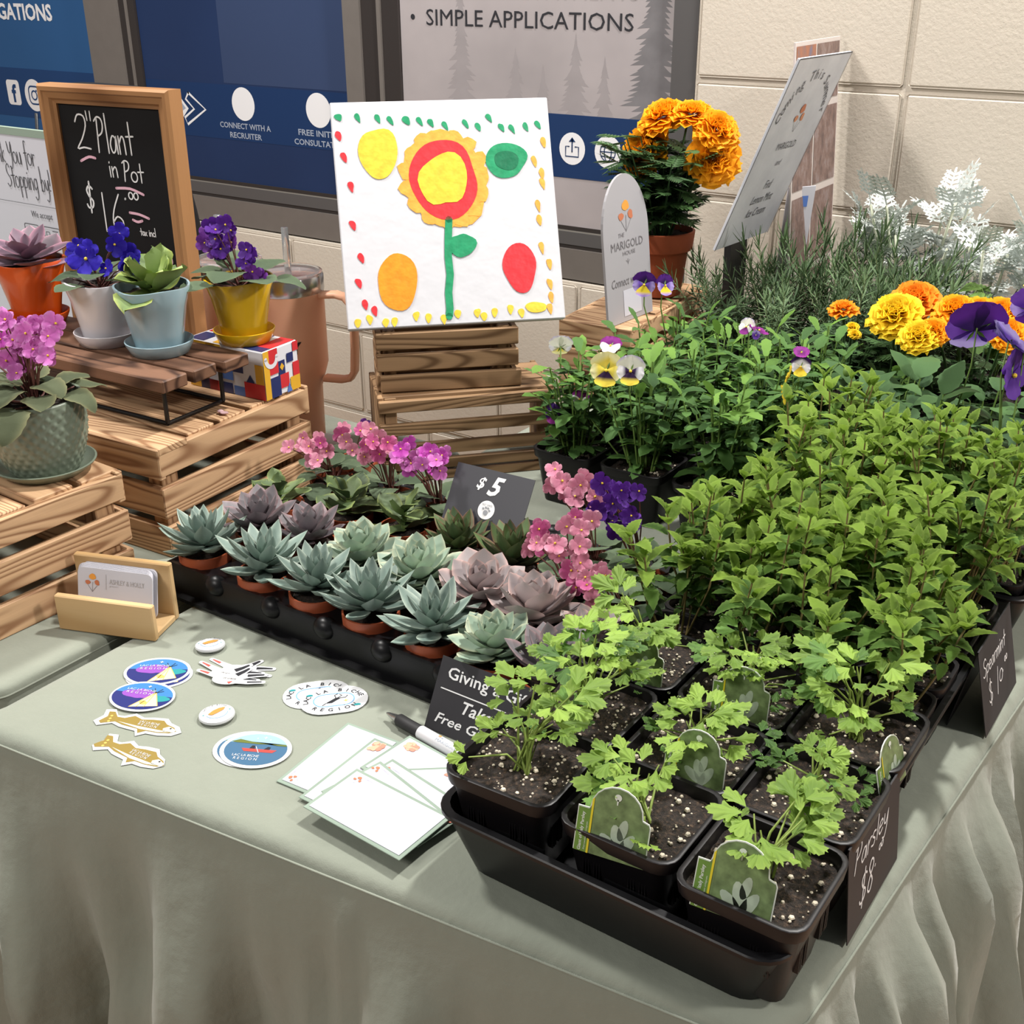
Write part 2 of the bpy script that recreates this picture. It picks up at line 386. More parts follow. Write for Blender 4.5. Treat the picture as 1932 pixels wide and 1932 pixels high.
win = wf.ob('window_1', [GREYF, TAUPE, DARKF, BRIGHTF]); tag(win, 'bronze metal window frame with printed vinyl over its glass', kind='structure')
for (a, b, c) in ((-2.279, -2.151, -2.095), (-1.406, -1.358, -1.258)):
    g = G().box(a, b, 1.506, 1.58, .137, 1.45, 0).box(b, b+(c-b)*.45, 1.512, 1.58, .137, 1.45, 1).box(b+(c-b)*.45, b+(c-b)*.55, 1.509, 1.58, .137, 1.45, 0).box(b+(c-b)*.55, c, 1.514, 1.58, .137, 1.45, 1)
    g.ob('mullion', [TAUPE, DARKF], win)
glass = plain('dark_window_glass', (.01, .012, .015), .05, .5)
for (a, b) in ((-3.3, -2.279), (-2.095, -1.406), (-1.258, -.611)):
    G().box(a, b, 1.522, 1.53, .137, 1.45).ob('glass_pane', glass, win)
PY = 1.5205
def pm(): return T(0, PY, 0) @ RX(PI/2)      # print plane: local x = X, y = Z, z toward the room
BLUE1 = plain('poster_blue', (.022, .085, .22), .5, .3, var=.10, scale=3)
BLUE1B = plain('poster_blue_band', (.012, .045, .14), .5, .3)
NAVY = plain('poster_navy', (.012, .028, .085), .5, .3, var=.3, scale=2)
NAVY2 = plain('poster_slate_blue', (.030, .050, .115), .5, .3, var=.06, scale=3)
BAND = plain('poster_navy_band', (.008, .030, .10), .5, .3)
PW = plain('poster_white', (.72, .72, .74), .5, .3)
PGT = plain('poster_grey_text', (.30, .34, .42), .5, .3)
PTX = plain('poster_black_text', (.025, .025, .03), .5, .3)
TEAL = plain('poster_teal', (.10, .33, .36), .5, .3)
g = G().box(-3.3, -2.28, .137, 1.45, -.0015, 0, 0)
g.box(-3.3, -2.28, .238, .366, 0, .0004, 1)
put_text(g, 'INVESTIGATIONS', -2.433, .509, height=.042, z=.0008, mi=2, bold=.03, align='r')
g.poly(rrect(-2.66, .301, .058, .066, .01), .0008, 2); put_text(g, 'f', -2.657, .299, height=.048, z=.0012, mi=1, bold=.03)
g.poly(ell(-2.567, .298, .042, .042), .0008, 2); g.ribbon(rrect(-2.567, .298, .046, .046, .013)+[(-2.544, .308)], .004, .0012, 3); g.ribbon(ell(-2.567, .298, .0115, .0115, 20)+[(-2.5555, .298)], .004, .0012, 3)
g.poly(ell(-2.556, .310, .003, .003, 8), .0012, 3)
pr = g.ob('printed_vinyl', [BLUE1, BLUE1B, PW, BLUE1B], win, pm()); pr['label'] = 'blue vinyl print with white lettering and social icons'
g = G().box(-2.094, -1.407, .137, 1.45, -.0015, 0, 0).box(-1.81, -1.407, .366, 1.45, 0, .0003, 1)
g.box(-2.094, -1.407, .236, .362, 0, .0004, 2)
g.poly([(-2.0, .332), (-1.984, .338), (-1.945, .300), (-1.985, .262), (-2.0, .268), (-1.975, .300)], .0008, 3)
g.poly([(-2.0, .345), (-1.985, .330), (-1.955, .300), (-1.975, .290)], .0009, 4)
g.ribbon([(-1.94, .337), (-1.884, .301), (-1.954, .262), (-1.962, .278), (-1.925, .300), (-1.952, .322), (-1.94, .337)], .006, .0009, 3)
for cx in (-1.751, -1.509): g.poly(ell(cx, .321, .038, .038, 32), .0008, 3)
for t, cx, cz, wd in (('CONNECT WITH A', -1.752, .270, .172), ('RECRUITER', -1.752, .248, .108), ('FREE INITIAL', -1.509, .270, .135), ('CONSULTATION', -1.509, .248, .165)):
    put_text(g, t, cx, cz, width=wd, height=.0135, z=.0008, mi=4, bold=.02)
rr = random.Random(3)
for i in range(26):
    x = -1.55+rr.uniform(-.06, .09); z = .563+rr.uniform(-.006, .02)
    g.poly([(x, z), (x+.02, z+.002), (x+.012, z+.01)], .0006, 0)
pr = g.ob('printed_vinyl', [NAVY, NAVY2, BAND, PW, PGT], win, pm()); pr['label'] = 'navy vinyl print with chevron and two white discs'
m, nt, b, o = nmat('misty_forest_print'); n1 = noise_tex(nt, 2.6, 4, None, .6)
L(nt, ramp(nt, n1, [(.25, (.27, .245, .25)), (.75, (.40, .36, .365))]), b.inputs['Base Color']); setin(b, Roughness=.5); MIST = m
FT = [plain('mist_tree_far', (.28, .255, .26), .6, .2, var=.12, scale=20), plain('mist_tree_near', (.165, .158, .165), .6, .2, var=.25, scale=30)]
g = G().box(-1.257, -.612, .137, 1.45, -.0015, 0, 0)
def fir(cx, base, top, hw, mi, seed):
    r0 = random.Random(seed); n = int((top-base)/.009); pts = []
    for i in range(n):
        t = i/n; z = base+(top-base)*t; wdt = hw*(1-t)**.8
        Z = .00004+mi*.00004+i*.0000016+cx*.00001
        a = wdt*r0.uniform(.55, 1.1); g.add([(cx-a, z-.010, Z), (cx-a*.3, z+.008, Z), (cx+a*.1, z+.012, Z), (cx+a*.2, z-.006, Z)], [(0, 3, 2, 1)], mi)
        Z += .0000008
        a = wdt*r0.uniform(.55, 1.1); g.add([(cx-a*.2, z-.006, Z), (cx-a*.1, z+.012, Z), (cx+a*.3, z+.008, Z), (cx+a, z-.010, Z)], [(0, 3, 2, 1)], mi)
for (cx, bz, tz, hw, mi, sd) in ((-1.10, .35, .60, .045, 1, 1), (-.965, .35, .47, .035, 1, 4), (-.825, .35, .50, .045, 1, 2), (-.90, .35, .44, .03, 1, 8), (-.652, .34, .66, .075, 2, 3), (-.76, .35, .46, .03, 1, 9)): fir(cx, bz, tz, hw, mi, sd)
g.box(-1.257, -.612, .232, .353, .0004, .0008, 3)
g.poly(ell(-1.223, .523, .0055, .0055, 14), .0008, 4)
put_text(g, 'SIMPLE APPLICATIONS', -.944, .523, width=.487, height=.031, z=.0008, mi=4)
put_text(g, 'FLEXIBLE PAYMENTS', -.90, .577, width=.42, height=.031, z=.0008, mi=4)
for cx in (-.829, -.747): g.poly(ell(cx, .289, .030, .031, 28), .0012, 5)
g.ribbon([(-.836, .293), (-.844, .293), (-.844, .274), (-.814, .274), (-.814, .293), (-.822, .293)], .0025, .0016, 3); g.ribbon([(-.829, .283), (-.829, .307)], .0028, .0016, 3); g.poly([(-.837, .302), (-.821, .302), (-.829, .311)], .0016, 3)
for rx in (.017, .008): g.ribbon(ell(-.747, .289, rx, .018, 20)+[(-.747+rx, .289)], .002, .0016, 3)
g.ribbon([(-.764, .289), (-.730, .289)], .002, .0016, 3); g.ribbon([(-.762, .298), (-.732, .298)], .0018, .0016, 3); g.ribbon([(-.762, .280), (-.732, .280)], .0018, .0016, 3)
g.poly(rrect(-.665, .29, .055, .075, .006), .0012, 5)
pr = g.ob('printed_vinyl', [MIST, FT[0], FT[1], BAND, PTX, PW], win, pm()); pr['label'] = 'grey misty forest vinyl print with black lettering and navy band'

# ================================================================= TABLES
def cloth_table(name, label, corners, foldfn, zb=-.74, fl_=0):
    """draped cloth: flat top, rounded edge, folds growing down the drop"""
    # corners counter-clockwise
    rad = .022; per = []
    n = len(corners)
    for i in range(n):
        p0, p1, p2 = Vector(corners[i-1]), Vector(corners[i]), Vector(corners[(i+1) % n])
        d0, d1 = (p1-p0).normalized(), (p2-p1).normalized()
        n0, n1 = Vector((d0.y, -d0.x)), Vector((d1.y, -d1.x))
        c = p1-n0*rad-n1*rad*1.0 if abs(d0.dot(d1)) < .3 else p1
        c = p1-(n0+n1)*rad
        for j in range(9):
            t = j/8; nn = (n0*(1-t)+n1*t).normalized(); per.append((c+nn*rad, nn, i, 0))
        L_ = (p2-p1).length; k = int(L_/.012)
        for j in range(1, k):
            q = p1+(p2-p1)*(rad/L_+(1-2*rad/L_)*j/k); per.append((q, n1, i, j/k))
    prof = [(-.019, 0), (-.012, 0), (-.005, -.001), (0, -.005), (.003, -.011), (.005, -.02), (.007, -.03), (.009, -.045), (.011, -.06), (.013, -.085)]
    z = -.11
    while z > zb: prof.append((.014+(-z-.1)*.03, z)); z -= .03
    vs = []; fs = []; m = len(per)
    s = 0; sl = []
    for i, (p, nn, side, t) in enumerate(per):
        if i: s += (p-per[i-1][0]).length
        sl.append(s)
    for (off, z) in prof:
        for i, (p, nn, side, t) in enumerate(per):
            o_, dz = foldfn(side, t, p, z, off) if z < -.004 else (0, 0)
            q = p+nn*(off+o_)
            if side in (0, 3) and z < 0 and fl_: q.x += sm((-.30-p.x)/.15)*(-z)*fl_
            vs.append((q.x, q.y, z+dz))
    for a in range(len(prof)-1):
        for i in range(m): fs.append((a*m+i, (a+1)*m+i, (a+1)*m+(i+1) % m, a*m+(i+1) % m))
    cx = sum(v[0] for v in vs[:m])/m; cy = sum(v[1] for v in vs[:m])/m; prev = 0
    for sc_ in (.97, .9, .78, .62, .45, .28, .12):
        k0 = len(vs)
        for i in range(m):
            x, y = cx+(vs[i][0]-cx)*sc_, cy+(vs[i][1]-cy)*sc_; vs.append((x, y, 0))
        for i in range(m): fs.append((prev+i, prev+(i+1) % m, k0+(i+1) % m, k0+i))
        prev = k0
    vs.append((cx, cy, 0)); fs += [(prev+i, prev+(i+1) % m, len(vs)-1) for i in range(m)]
    fs = [f[::-1] for f in fs]
    me = mk(name, vs, fs, CLOTH, smooth=True); o = ob(name, me)
    tag(o, label, 'tablecloth')
    g = G(); path = []
    for i, (p, nn, side, t) in enumerate(per):
        oo, dz = foldfn(side, t, p, -.011, .003); q = p+nn*(.0035+oo); path.append((q.x, q.y, -.0105+dz))
    path.append(path[0]); g.tube(path, .0011, 5, cap=False); g.ob('piped_seam', CLOTH, o, smooth=True)
    return o
def sm(x): x = max(0, min(1, x)); return x*x*(3-2*x)
def fold_main(side, t, p, z, off):
    d = -z
    if side == 3: return (-off-.001, 0)
    if side == 2: return (-off*.8, 0)
    if side == 1:      # right-hand long side: many gathered pleats
        s = p.y; a = sm((d-.008)/.10)
        f = .013*math.sin(s*120+3*math.sin(s*9)+1.4*d*8)+.007*math.sin(s*205+2+4*math.sin(s*13))+.012*math.sin(s*37+1)
        return (a*(f+.010)*(1+d*1.2)+d*.10*sm(d/.1), 0)
    if side == 0:      # front
        s = p.x; a = sm((d-.02)/.18)
        f = .017*math.sin(s*30+.8+d*5)+.010*math.sin(s*57+2.2-d*8)+.004*math.sin(s*140+5*math.sin(s*11))+.006*math.sin(s*45+d*60)*sm((d-.1)/.3)
        rid = .006*math.exp(-((s+.055+.01*d)/.004)**2)
        return (a*f*(1+d*1.5)+rid*sm((d-.015)/.03)+.02*sm(d/.3), 0)
    s = p.x+p.y; a = sm((d-.02)/.15); return (a*.008*math.sin(s*40)*(1+d), 0)
cloth_table('tablecloth', 'sage green cloth on the table that holds stickers, succulents and herb trays', [(-.47, -.085), (.283, .004), (.36, 1.44), (-.47, 1.44)], fold_main, fl_=.16)
def fold_left(side, t, p, z, off):
    d = -z; a = sm((d-.02)/.2)
    if side == 1: return (-off-.001, 0)
    return (a*.012*math.sin(p.x*30+1+d*3)*(1+d), 0)
cloth_table('tablecloth', 'sage green cloth on the left table under the wooden crates', [(-1.75, -.075), (-.492, -.050), (-.492, .70), (-1.75, .70)], fold_left)

# ================================================================= CRATES
def board(parent, name, cx, cy, cz, lx, ly, lz, mat, rz=0, bev=.0012, jit=.0006, axis='x'):
    """one board; its mesh is built along local X so that the grain runs lengthwise"""
    if axis == 'x': dims = (lx, ly, lz); m = Matrix.Identity(4)
    elif axis == 'y': dims = (ly, lx, lz); m = RZ(PI/2)
    else: dims = (lz, ly, lx); m = RY(PI/2)
    a, b, c = (v/2 for v in dims)
    g = G().box(-a, a, -b, b, -c, c, bev=bev)
    j = R.uniform(-jit, jit)
    return g.ob(name, mat, parent, T(cx+j, cy+R.uniform(-jit, jit), cz) @ RZ(rz) @ m @ RX(R.uniform(-.006, .006)))
def crate(label, mat, x, y, rz, W_, D, bh, gap, nb, nslat, wm, bt=.009, z=0, sgap=.009, solid_front=True):
    """upturned crate, origin = its right front bottom corner (W to -x, D to +y)"""
    H = nb*bh+(nb-1)*gap
    t = thing('wooden_crate', label, 'crate', (x, y, z), rz)
    for k in range(nb):
        zc = H-bh/2-k*(bh+gap)
        board(t, 'side_board', -bt/2, D/2, zc, bt, D, bh-(.0 if k else .006), wm, axis='y')
        board(t, 'side_board', -W_+bt/2, D/2, zc, bt, D, bh, wm, axis='y')
        board(t, 'end_board', -W_/2, bt/2-.001, zc, W_-.001, bt, bh, wm)
        board(t, 'end_board', -W_/2, D-bt/2+.001, zc, W_-.001, bt, bh, wm)
    for (px, py) in ((-bt-.013, bt+.013), (-W_+bt+.013, bt+.013), (-bt-.013, D-bt-.013), (-W_+bt+.013, D-bt-.013)):
        board(t, 'corner_batten', px, py, H/2-.004, .024, .024, H-.010, wm, axis='z')
    sw = (D-2*bt-sgap*(nslat-1))/nslat if False else (D-sgap*(nslat-1))/nslat
    for i in range(nslat):
        yc = sw/2+i*(sw+sgap)
        board(t, 'slat', -W_/2-(.002 if i else 0), yc, H-.0045+R.uniform(-.0008, .0014), W_-(.012 if i else .0), sw, .009, wm)
    return t, H
crA, HA = crate('light pine crate upturned under the sage textured pot, front left', None, -.575, -.085, math.radians(-1.5), .36, .272, .036, .011, 3, 5, W_CRATE)
crB, HB = crate('light pine crate upturned under the black wire riser', None, -.572, .240, math.radians(3.5), .38, .258, .0375, .011, 3, 5, W_CRATE)
# lower display crate, lying on its side: slatted bottom toward the camera, open behind
def slat_crate(label, x, y, rz, W_, D, H, slats, wm, z=0, side_t=.008, face=True):
    """origin = left front bottom corner, W along +x, D along +y; slats = list of (z0, z1) on the front and back-top"""
    t = thing('wooden_crate', label, 'crate', (x, y, z), rz)
    for a, b in slats:
        board(t, 'slat', W_/2, .004, (a+b)/2, W_, .008, b-a, wm)
    for xx in (side_t/2, W_-side_t/2):
        board(t, 'side_panel', xx, D/2+.004, H/2, side_t, D-.008, H, wm, axis='z')
        board(t, 'corner_batten', xx+(.012 if xx < W_/2 else -.012), .016, H/2, .016, .014, H-.004, wm, axis='z')
    for i in range(3):
        sw = (D-.012)/3-.006; board(t, 'top_board', W_/2, .010+sw/2+i*(sw+.006), H-.004, W_, sw, .008, wm)
    return t
slat_crate('dark stained crate on the table, lower of the two that hold up the flower painting', -.5065, .5400, math.radians(47), .235, .118, .118, [(.098, .114), (.066, .082), (.036, .053), (.016, .030), (0, .012)], W_DARK)
crD = thing('wooden_crate', 'small dark stained crate directly beneath the flower painting, upper of its stack', 'crate', (-.5205, .5560, .1185), math.radians(44))
Wd, Dd = .185, .085
for k in range(3):
    z0 = .001+k*.0285
    board(crD, 'slat', Wd/2+(.004 if k == 0 else 0), .004+(2-k)*.0, z0+.011, Wd, .008, .0225, W_DARK)
    board(crD, 'slat', Wd/2, Dd-.004, z0+.011, Wd, .008, .0225, W_DARK)
    for xx in (.004, Wd-.004): board(crD, 'side_board', xx, Dd/2, z0+.011, .0075, Dd-.018, .0225, W_DARK, axis='y')
for xx in (.018, Wd-.018):
    for yy in (.014, Dd-.014): board(crD, 'corner_batten', xx, yy, .041, .016, .012, .080, W_DARK, axis='z')
# ---- painting on stretched canvas
cm = panel_mat(-.4444, .6322, .2065, math.radians(45), math.radians(26.3))
CW, CH = .2816, .290
canv = thing('painted_canvas', 'child\'s painting of a red and orange flower on white square canvas', 'painting', mat=cm)
CANV = plain('gessoed_canvas', (.56, .56, .59), .55, .3, var=.02, bmp=.35, bscale=45, bdist=.002)
G().box(-CW/2, CW/2, 0, CH, -.013, 0, bev=.0012).ob('canvas', CANV, canv)
def paint(name, col): return plain(name, col, .35, .5, var=.30, scale=90, bmp=.7, bscale=90, bdist=.0012)
PO, PRD, PYL, PGR, PDG, PO2 = paint('paint_orange', (.90, .27, .02)), paint('paint_red', (.66, .035, .045)), paint('paint_yellow', (.85, .52, .05)), paint('paint_green', (.02, .27, .12)), paint('paint_dark_green', (.01, .15, .07)), paint('paint_light_orange', (.92, .36, .06))
def cxy(px, py):       # fractions of the canvas measured on the picture: u right, v down
    return (-CW/2+px*CW, CH*(1-py))
def stroke(name, blobs, mat, z=.0012, label=None):
    g = G()
    for i, (u, v, ru, rv, sd, rot) in enumerate(blobs):
        x, y = cxy(u, v); g.poly(blob(x, y, ru*CW, rv*CH, sd, .10, 24, rot), z+i*.00004, 0, z)
    o = g.ob(name, mat, canv); 
    if label: o['label'] = label
    return o
stroke('painted_petals', [(.492, .352, .190, .205, 5, 0)], PO2, .0007, 'orange outer petals of the painted flower')
g = G()
for i in range(15):
    a = 2*PI*i/15; x, y = cxy(.492+.165*math.cos(a), .352-.182*math.sin(a)); g.poly(blob(x, y, .045*CW, .045*CH, i, .15, 14), .0008+i*.00001, 0, .0008)
g.ob('painted_petal_edge', PO2, canv)
g = G(); x, y = cxy(.487, .356); g.poly(blob(x, y, .160*CW, .172*CH, 19, .05, 40), .0012, 0, .0008); g.ob('painted_ring', PRD, canv)['label'] = 'thick red ring of the painted flower'
stroke('painted_centre', [(.487, .355, .108, .122, 14, 0)], PYL, .0016, 'yellow centre of the painted flower')
g = G(); g.ribbon([cxy(*q) for q in ((.495, .535), (.485, .62), (.478, .70), (.480, .78), (.466, .86), (.466, .93), (.460, .965))], .0095, .0012); g.ob('painted_stem', PGR, canv)['label'] = 'green stem of the painted flower'
stroke('painted_leaf', [(.546, .652, .060, .055, 4, .1)], PGR, .0011)
def egg(u, v, ru, rv, sd, mat, taper=.25, z=.0009):
    x, y = cxy(u, v); p = blob(0, 0, ru*CW, rv*CH, sd, .05, 30); q = [(x+a*(1+taper*b_/(rv*CH)), y+b_) for a, b_ in p]; g = G().poly(q, z, 0, z); g.ob('painted_spot', mat, canv)
egg(.200, .235, .085, .117, 21, PYL, .25); egg(.782, .280, .097, .078, 22, PGR, .1); egg(.785, .280, .055, .045, 25, PDG, 0, .0012)
egg(.240, .800, .092, .125, 23, PO, -.02); egg(.805, .765, .080, .107, 24, PRD, .12)
def dab(u, v, ru, rv, sd, rot, mat):
    x, y = cxy(u, v); p = blob(0, 0, ru*CW, rv*CH, sd, .08, 16); q = []
    for a, b_ in p:
        t_ = b_/(rv*CH); a *= .65+.35*t_; q.append((x+a*math.cos(rot)-b_*math.sin(rot), y+a*math.sin(rot)+b_*math.cos(rot)))
    G().poly(q, .0008, 0, .0008).ob('painted_dab', mat, canv)
for i, (u, v) in enumerate(((.035, .068), (.12, .072), (.21, .078), (.267, .088), (.34, .090), (.40, .095), (.45, .103), (.515, .118), (.61, .112), (.666, .127), (.72, .088), (.775, .133), (.823, .140), (.888, .133), (.946, .125))): dab(u, v, .016 if i not in (0, 4) else .024, .022 if i else .017, 30+i, .45, PGR)
for i, (u, v) in enumerate(((.028, .150), (.045, .245), (.065, .375), (.060, .545), (.085, .690), (.065, .800), (.085, .895), (.125, .925))): dab(u, v, .019, .024, 60+i, .25, PRD)
for i, (u, v) in enumerate(((.965, .205), (.915, .290), (.945, .345), (.945, .390), (.915, .490), (.915, .555), (.915, .680), (.945, .755), (.940, .845), (.94, .905), (.93, .955))): dab(u, v, .017, .027, 80+i, .15, PO2)
for i, u in enumerate((.045, .100, .170, .210, .310, .365, .435, .500, .590, .620, .670, .745, .795)): dab(u, .975-.012*math.sin(i*1.9)-.02*u, .021, .021, 100+i, 0, PYL)
egg(.865, .945, .050, .024, 130, PYL, .1)
# ---- marigold crate
crE, HE = crate('pine crate upturned under the marigold pot by the wall', None, -.385, .985, math.radians(4), .125, .300, .034, .010, 3, 3, W_CRATE, bt=.007)

# ================================================================= LEAVES, PETALS
def leaf_mesh(name, mat, Ln, Wd, prof, n=8, fold=.25, curl=.4, serr=0, sfreq=2, cup=0, rows=(0, .55, 1), thick=0, wave=0, tipup=0, vein=0):
    """blade along +Y, face +Z. prof(t)->half width fraction. fold: V along midrib, curl: droop of the tip"""
    vs = []; e = []; fs = []
    cols = [-r for r in reversed(rows) if r > 0]+[r for r in rows]
    nc = len(cols)
    for i in range(n+1):
        t = i/n; w_ = max(prof(t), .015)*Wd/2
        sw = 1+serr*(1 if i % sfreq else -1)*(1 if 0 < i < n else 0)
        ang = -curl*t; y = Ln*(math.sin(curl*t)/curl if abs(curl) > .01 else t); z = Ln*(-(1-math.cos(curl*t))/curl if abs(curl) > .01 else 0)+tipup*Ln*t*t*t
        for c in cols:
            cc = abs(c); x = c*w_*(sw if cc > .9 else 1)
            zz = z+abs(x)*fold-cup*(x*x)/(Wd/2+1e-6)+(wave*Ln*math.sin(t*9+c*2)*cc if wave else 0)
            if vein and 0 < cc < 1 and 0 < i < n: zz += vein*Ln*(1 if i % 2 else -1)*w_/(Wd/2)
            vs.append((x, y+abs(x)*.0, zz)); e.append(cc)
    for i in range(n):
        for j in range(nc-1): fs.append((i*nc+j, i*nc+j+1, (i+1)*nc+j+1, (i+1)*nc+j))
    if thick:
        k = len(vs); m_ = nc
        for i in range(n+1):
            t = i/n
            for j, c in enumerate(cols):
                x, y, z = vs[i*nc+j]; th = thick*(1-c*c)**.5*(math.sin(PI*min(1, t*.9+.12)))**.6
                vs.append((x, y, z-th)); e.append(abs(c)*.6)
        for i in range(n):
            for j in range(nc-1): fs.append((k+i*nc+j, k+(i+1)*nc+j, k+(i+1)*nc+j+1, k+i*nc+j+1))
        fs.append(tuple(range(nc)) [::-1][:0] or (0, k, k+nc-1, nc-1))
    return mk(name, vs, fs, mat, smooth=True, e=e)
P_OV = lambda t: (math.sin(PI*min(1, t**.75))**.85)
P_SPOON = lambda t: .35+.65*math.sin(PI*min(1, .5*t/.62)) if t < .62 else max(0, 1-((t-.62)/.38)**2.2)
P_LANCE = lambda t: math.sin(PI*t**.85)**.8 if 0 < t < 1 else (.12 if t == 0 else .0)
P_ECH = lambda t: (.42+.58*math.sin(PI/2*min(1, t/.62))) if t < .62 else max(0., 1-((t-.62)/.38)**1.6)
P_RND = lambda t: math.sqrt(max(0, 1-(2*t-1)**2))
P_VIO = lambda t: (math.sin(PI*min(1, t**.72))**.55) if 0 < t < 1 else .15
P_PAC = lambda t: (.45+.55*math.sin(PI/2*min(1, t/.5))) if t < .5 else max(0., 1-((t-.5)/.5)**1.7)

# ---- rosette succulents
SUC = {
 'blue': dict(base=(.135, .195, .17), young=(.20, .28, .24), edge=(.42, .50, .42), L=.046, W=.0172, n=27, thick=.0046, prof=P_PAC, fold=.10, curl=-.30, t0=1.40, t1=.02, trunk=.012),
 'pale': dict(base=(.25, .35, .27), young=(.34, .45, .35), edge=(.58, .60, .42), L=.036, W=.0225, n=30, thick=.0034, prof=P_ECH, fold=.14, curl=-.50, t0=1.30, t1=-.08, trunk=.012),
 'lilac': dict(base=(.33, .285, .295), young=(.43, .39, .385), edge=(.70, .48, .44), L=.039, W=.027, n=24, thick=.0026, prof=P_ECH, fold=.16, curl=-.55, t0=1.25, t1=-.02, trunk=.010),
 'purple': dict(base=(.145, .135, .15), young=(.22, .205, .215), edge=(.36, .24, .25), L=.039, W=.022, n=24, thick=.003, prof=P_ECH, fold=.14, curl=-.40, t0=1.35, t1=.15, trunk=.012),
 'green': dict(base=(.055, .10, .045), young=(.11, .18, .06), edge=(.20, .09, .06), L=.038, W=.0175, n=26, thick=.0035, prof=P_PAC, fold=.14, curl=-.35, t0=1.40, t1=.25, trunk=.010),
 'pearl': dict(base=(.105, .07, .095), young=(.20, .13, .18), edge=(.50, .25, .33), L=.056, W=.034, n=17, thick=.003, prof=P_ECH, fold=.12, curl=-.20, t0=1.05, t1=-.10, trunk=.014)}
for k_, d_ in SUC.items():
    d_['mat'] = leafmat('succulent_'+k_, d_['base'], d_['edge'], d_['young'], .46, .04, .14, .95, .42, .2, 300, pw=3)
    d_['me'] = [leaf_mesh('leaf', d_['mat'], 1, d_['W']/d_['L']*(1+.1*i), d_['prof'], 7, d_['fold'], d_['curl'], 0, 2, 0, (0, .6, 1), d_['thick']/d_['L'], tipup=.04*i) for i in range(2)]
POTG = {}
def terra_pot(t, r, h, mat=TERRA_S):
    key = ('tp', round(r, 3), round(h, 3))
    if key not in POTG:
        g = G().lathe([(r*.70, 0), (r*.74, .001), (r*.88, h-.012), (r*.90, h-.012), (r, h-.0115), (r*1.01, h), (r*.94, h), (r*.9, h-.006)], 28, capb=True); POTG[key] = g.mesh('pot', [mat])
        POTG[key].polygons.foreach_set('use_smooth', [True]*len(POTG[key].polygons)); POTG[key].set_sharp_from_angle(angle=.6)
    ob('pot', POTG[key], t); soil_disc(t, r*.9, h-.005)
def soil_disc(t, r, z, perl=0, square=0, seed=1):
    key = ('sd', round(r, 3), square, seed)
    if key not in POTG:
        r0 = random.Random(seed); vs = []; fs = []; n = 16
        for i in range(n+1):
            for j in range(n+1):
                a, b = 2*i/n-1, 2*j/n-1
                if square: x, y = a*r, b*r
                else: x, y = a*r*math.sqrt(1-b*b/2), b*r*math.sqrt(1-a*a/2)
                vs.append((x, y, .0025*noise.noise(Vector((x*90+seed, y*90, seed)))+.002*noise.noise(Vector((x*260, y*260+seed, 3)))))
        for i in range(n):
            for j in range(n): fs.append((i*(n+1)+j, (i+1)*(n+1)+j, (i+1)*(n+1)+j+1, i*(n+1)+j+1))
        POTG[key] = mk('soil', vs, fs, SOIL, smooth=True)
    ob('soil', POTG[key], t, T(0, 0, z))
    if perl:
        kk = ('pl', round(r, 3), square, seed, perl)
        if kk not in POTG:
            r0 = random.Random(seed+5); g = G()
            for i in range(perl):
                a, b = r0.uniform(-.95, .95), r0.uniform(-.95, .95)
                if not square and a*a+b*b > .9: continue
                s = r0.choice((.0005, .0006, .0008, .001, .0011, .0013, .0016, .0024)); g.ball((a*r, b*r, .0010), s, 5, 0, r0.uniform(.45, .9), mat=Matrix.Rotation(0, 4, 'Z'))
            POTG[kk] = g.mesh('perlite', [PERL])
        p_ = ob('perlite', POTG[kk], t, T(0, 0, z)); p_['kind'] = 'stuff'
def rosette(t, kind, z, s=1.0, seed=0, tilt=(0, 0), flat=1.0):
    d = SUC[kind]; r0 = random.Random(seed); n = d['n']
    base = T(0, 0, z) @ RX(tilt[0]) @ RY(tilt[1])
    for i in range(n):
        f = i/(n-1); a = i*2.39996+r0.uniform(-.12, .12)+seed
        el = d['t0']+(d['t1']*flat-d['t0'])*f**.8+r0.uniform(-.07, .07)
        ln = d['L']*s*(.38+.62*min(1, (f*1.35)**.75))*(1-.15*max(0, f-.8)/.2)*r0.uniform(.93, 1.05)
        dr = Vector((math.cos(a)*math.cos(el), math.sin(a)*math.cos(el), math.sin(el)))
        up = Vector((-math.cos(a)*math.sin(el), -math.sin(a)*math.sin(el), math.cos(el)))
        pos = Vector((math.cos(a)*.003*f, math.sin(a)*.003*f, .014*(1-f)*s))
        ob('leaf', d['me'][i % 2], t, base @ frame_mat(pos, dr, up, ln))
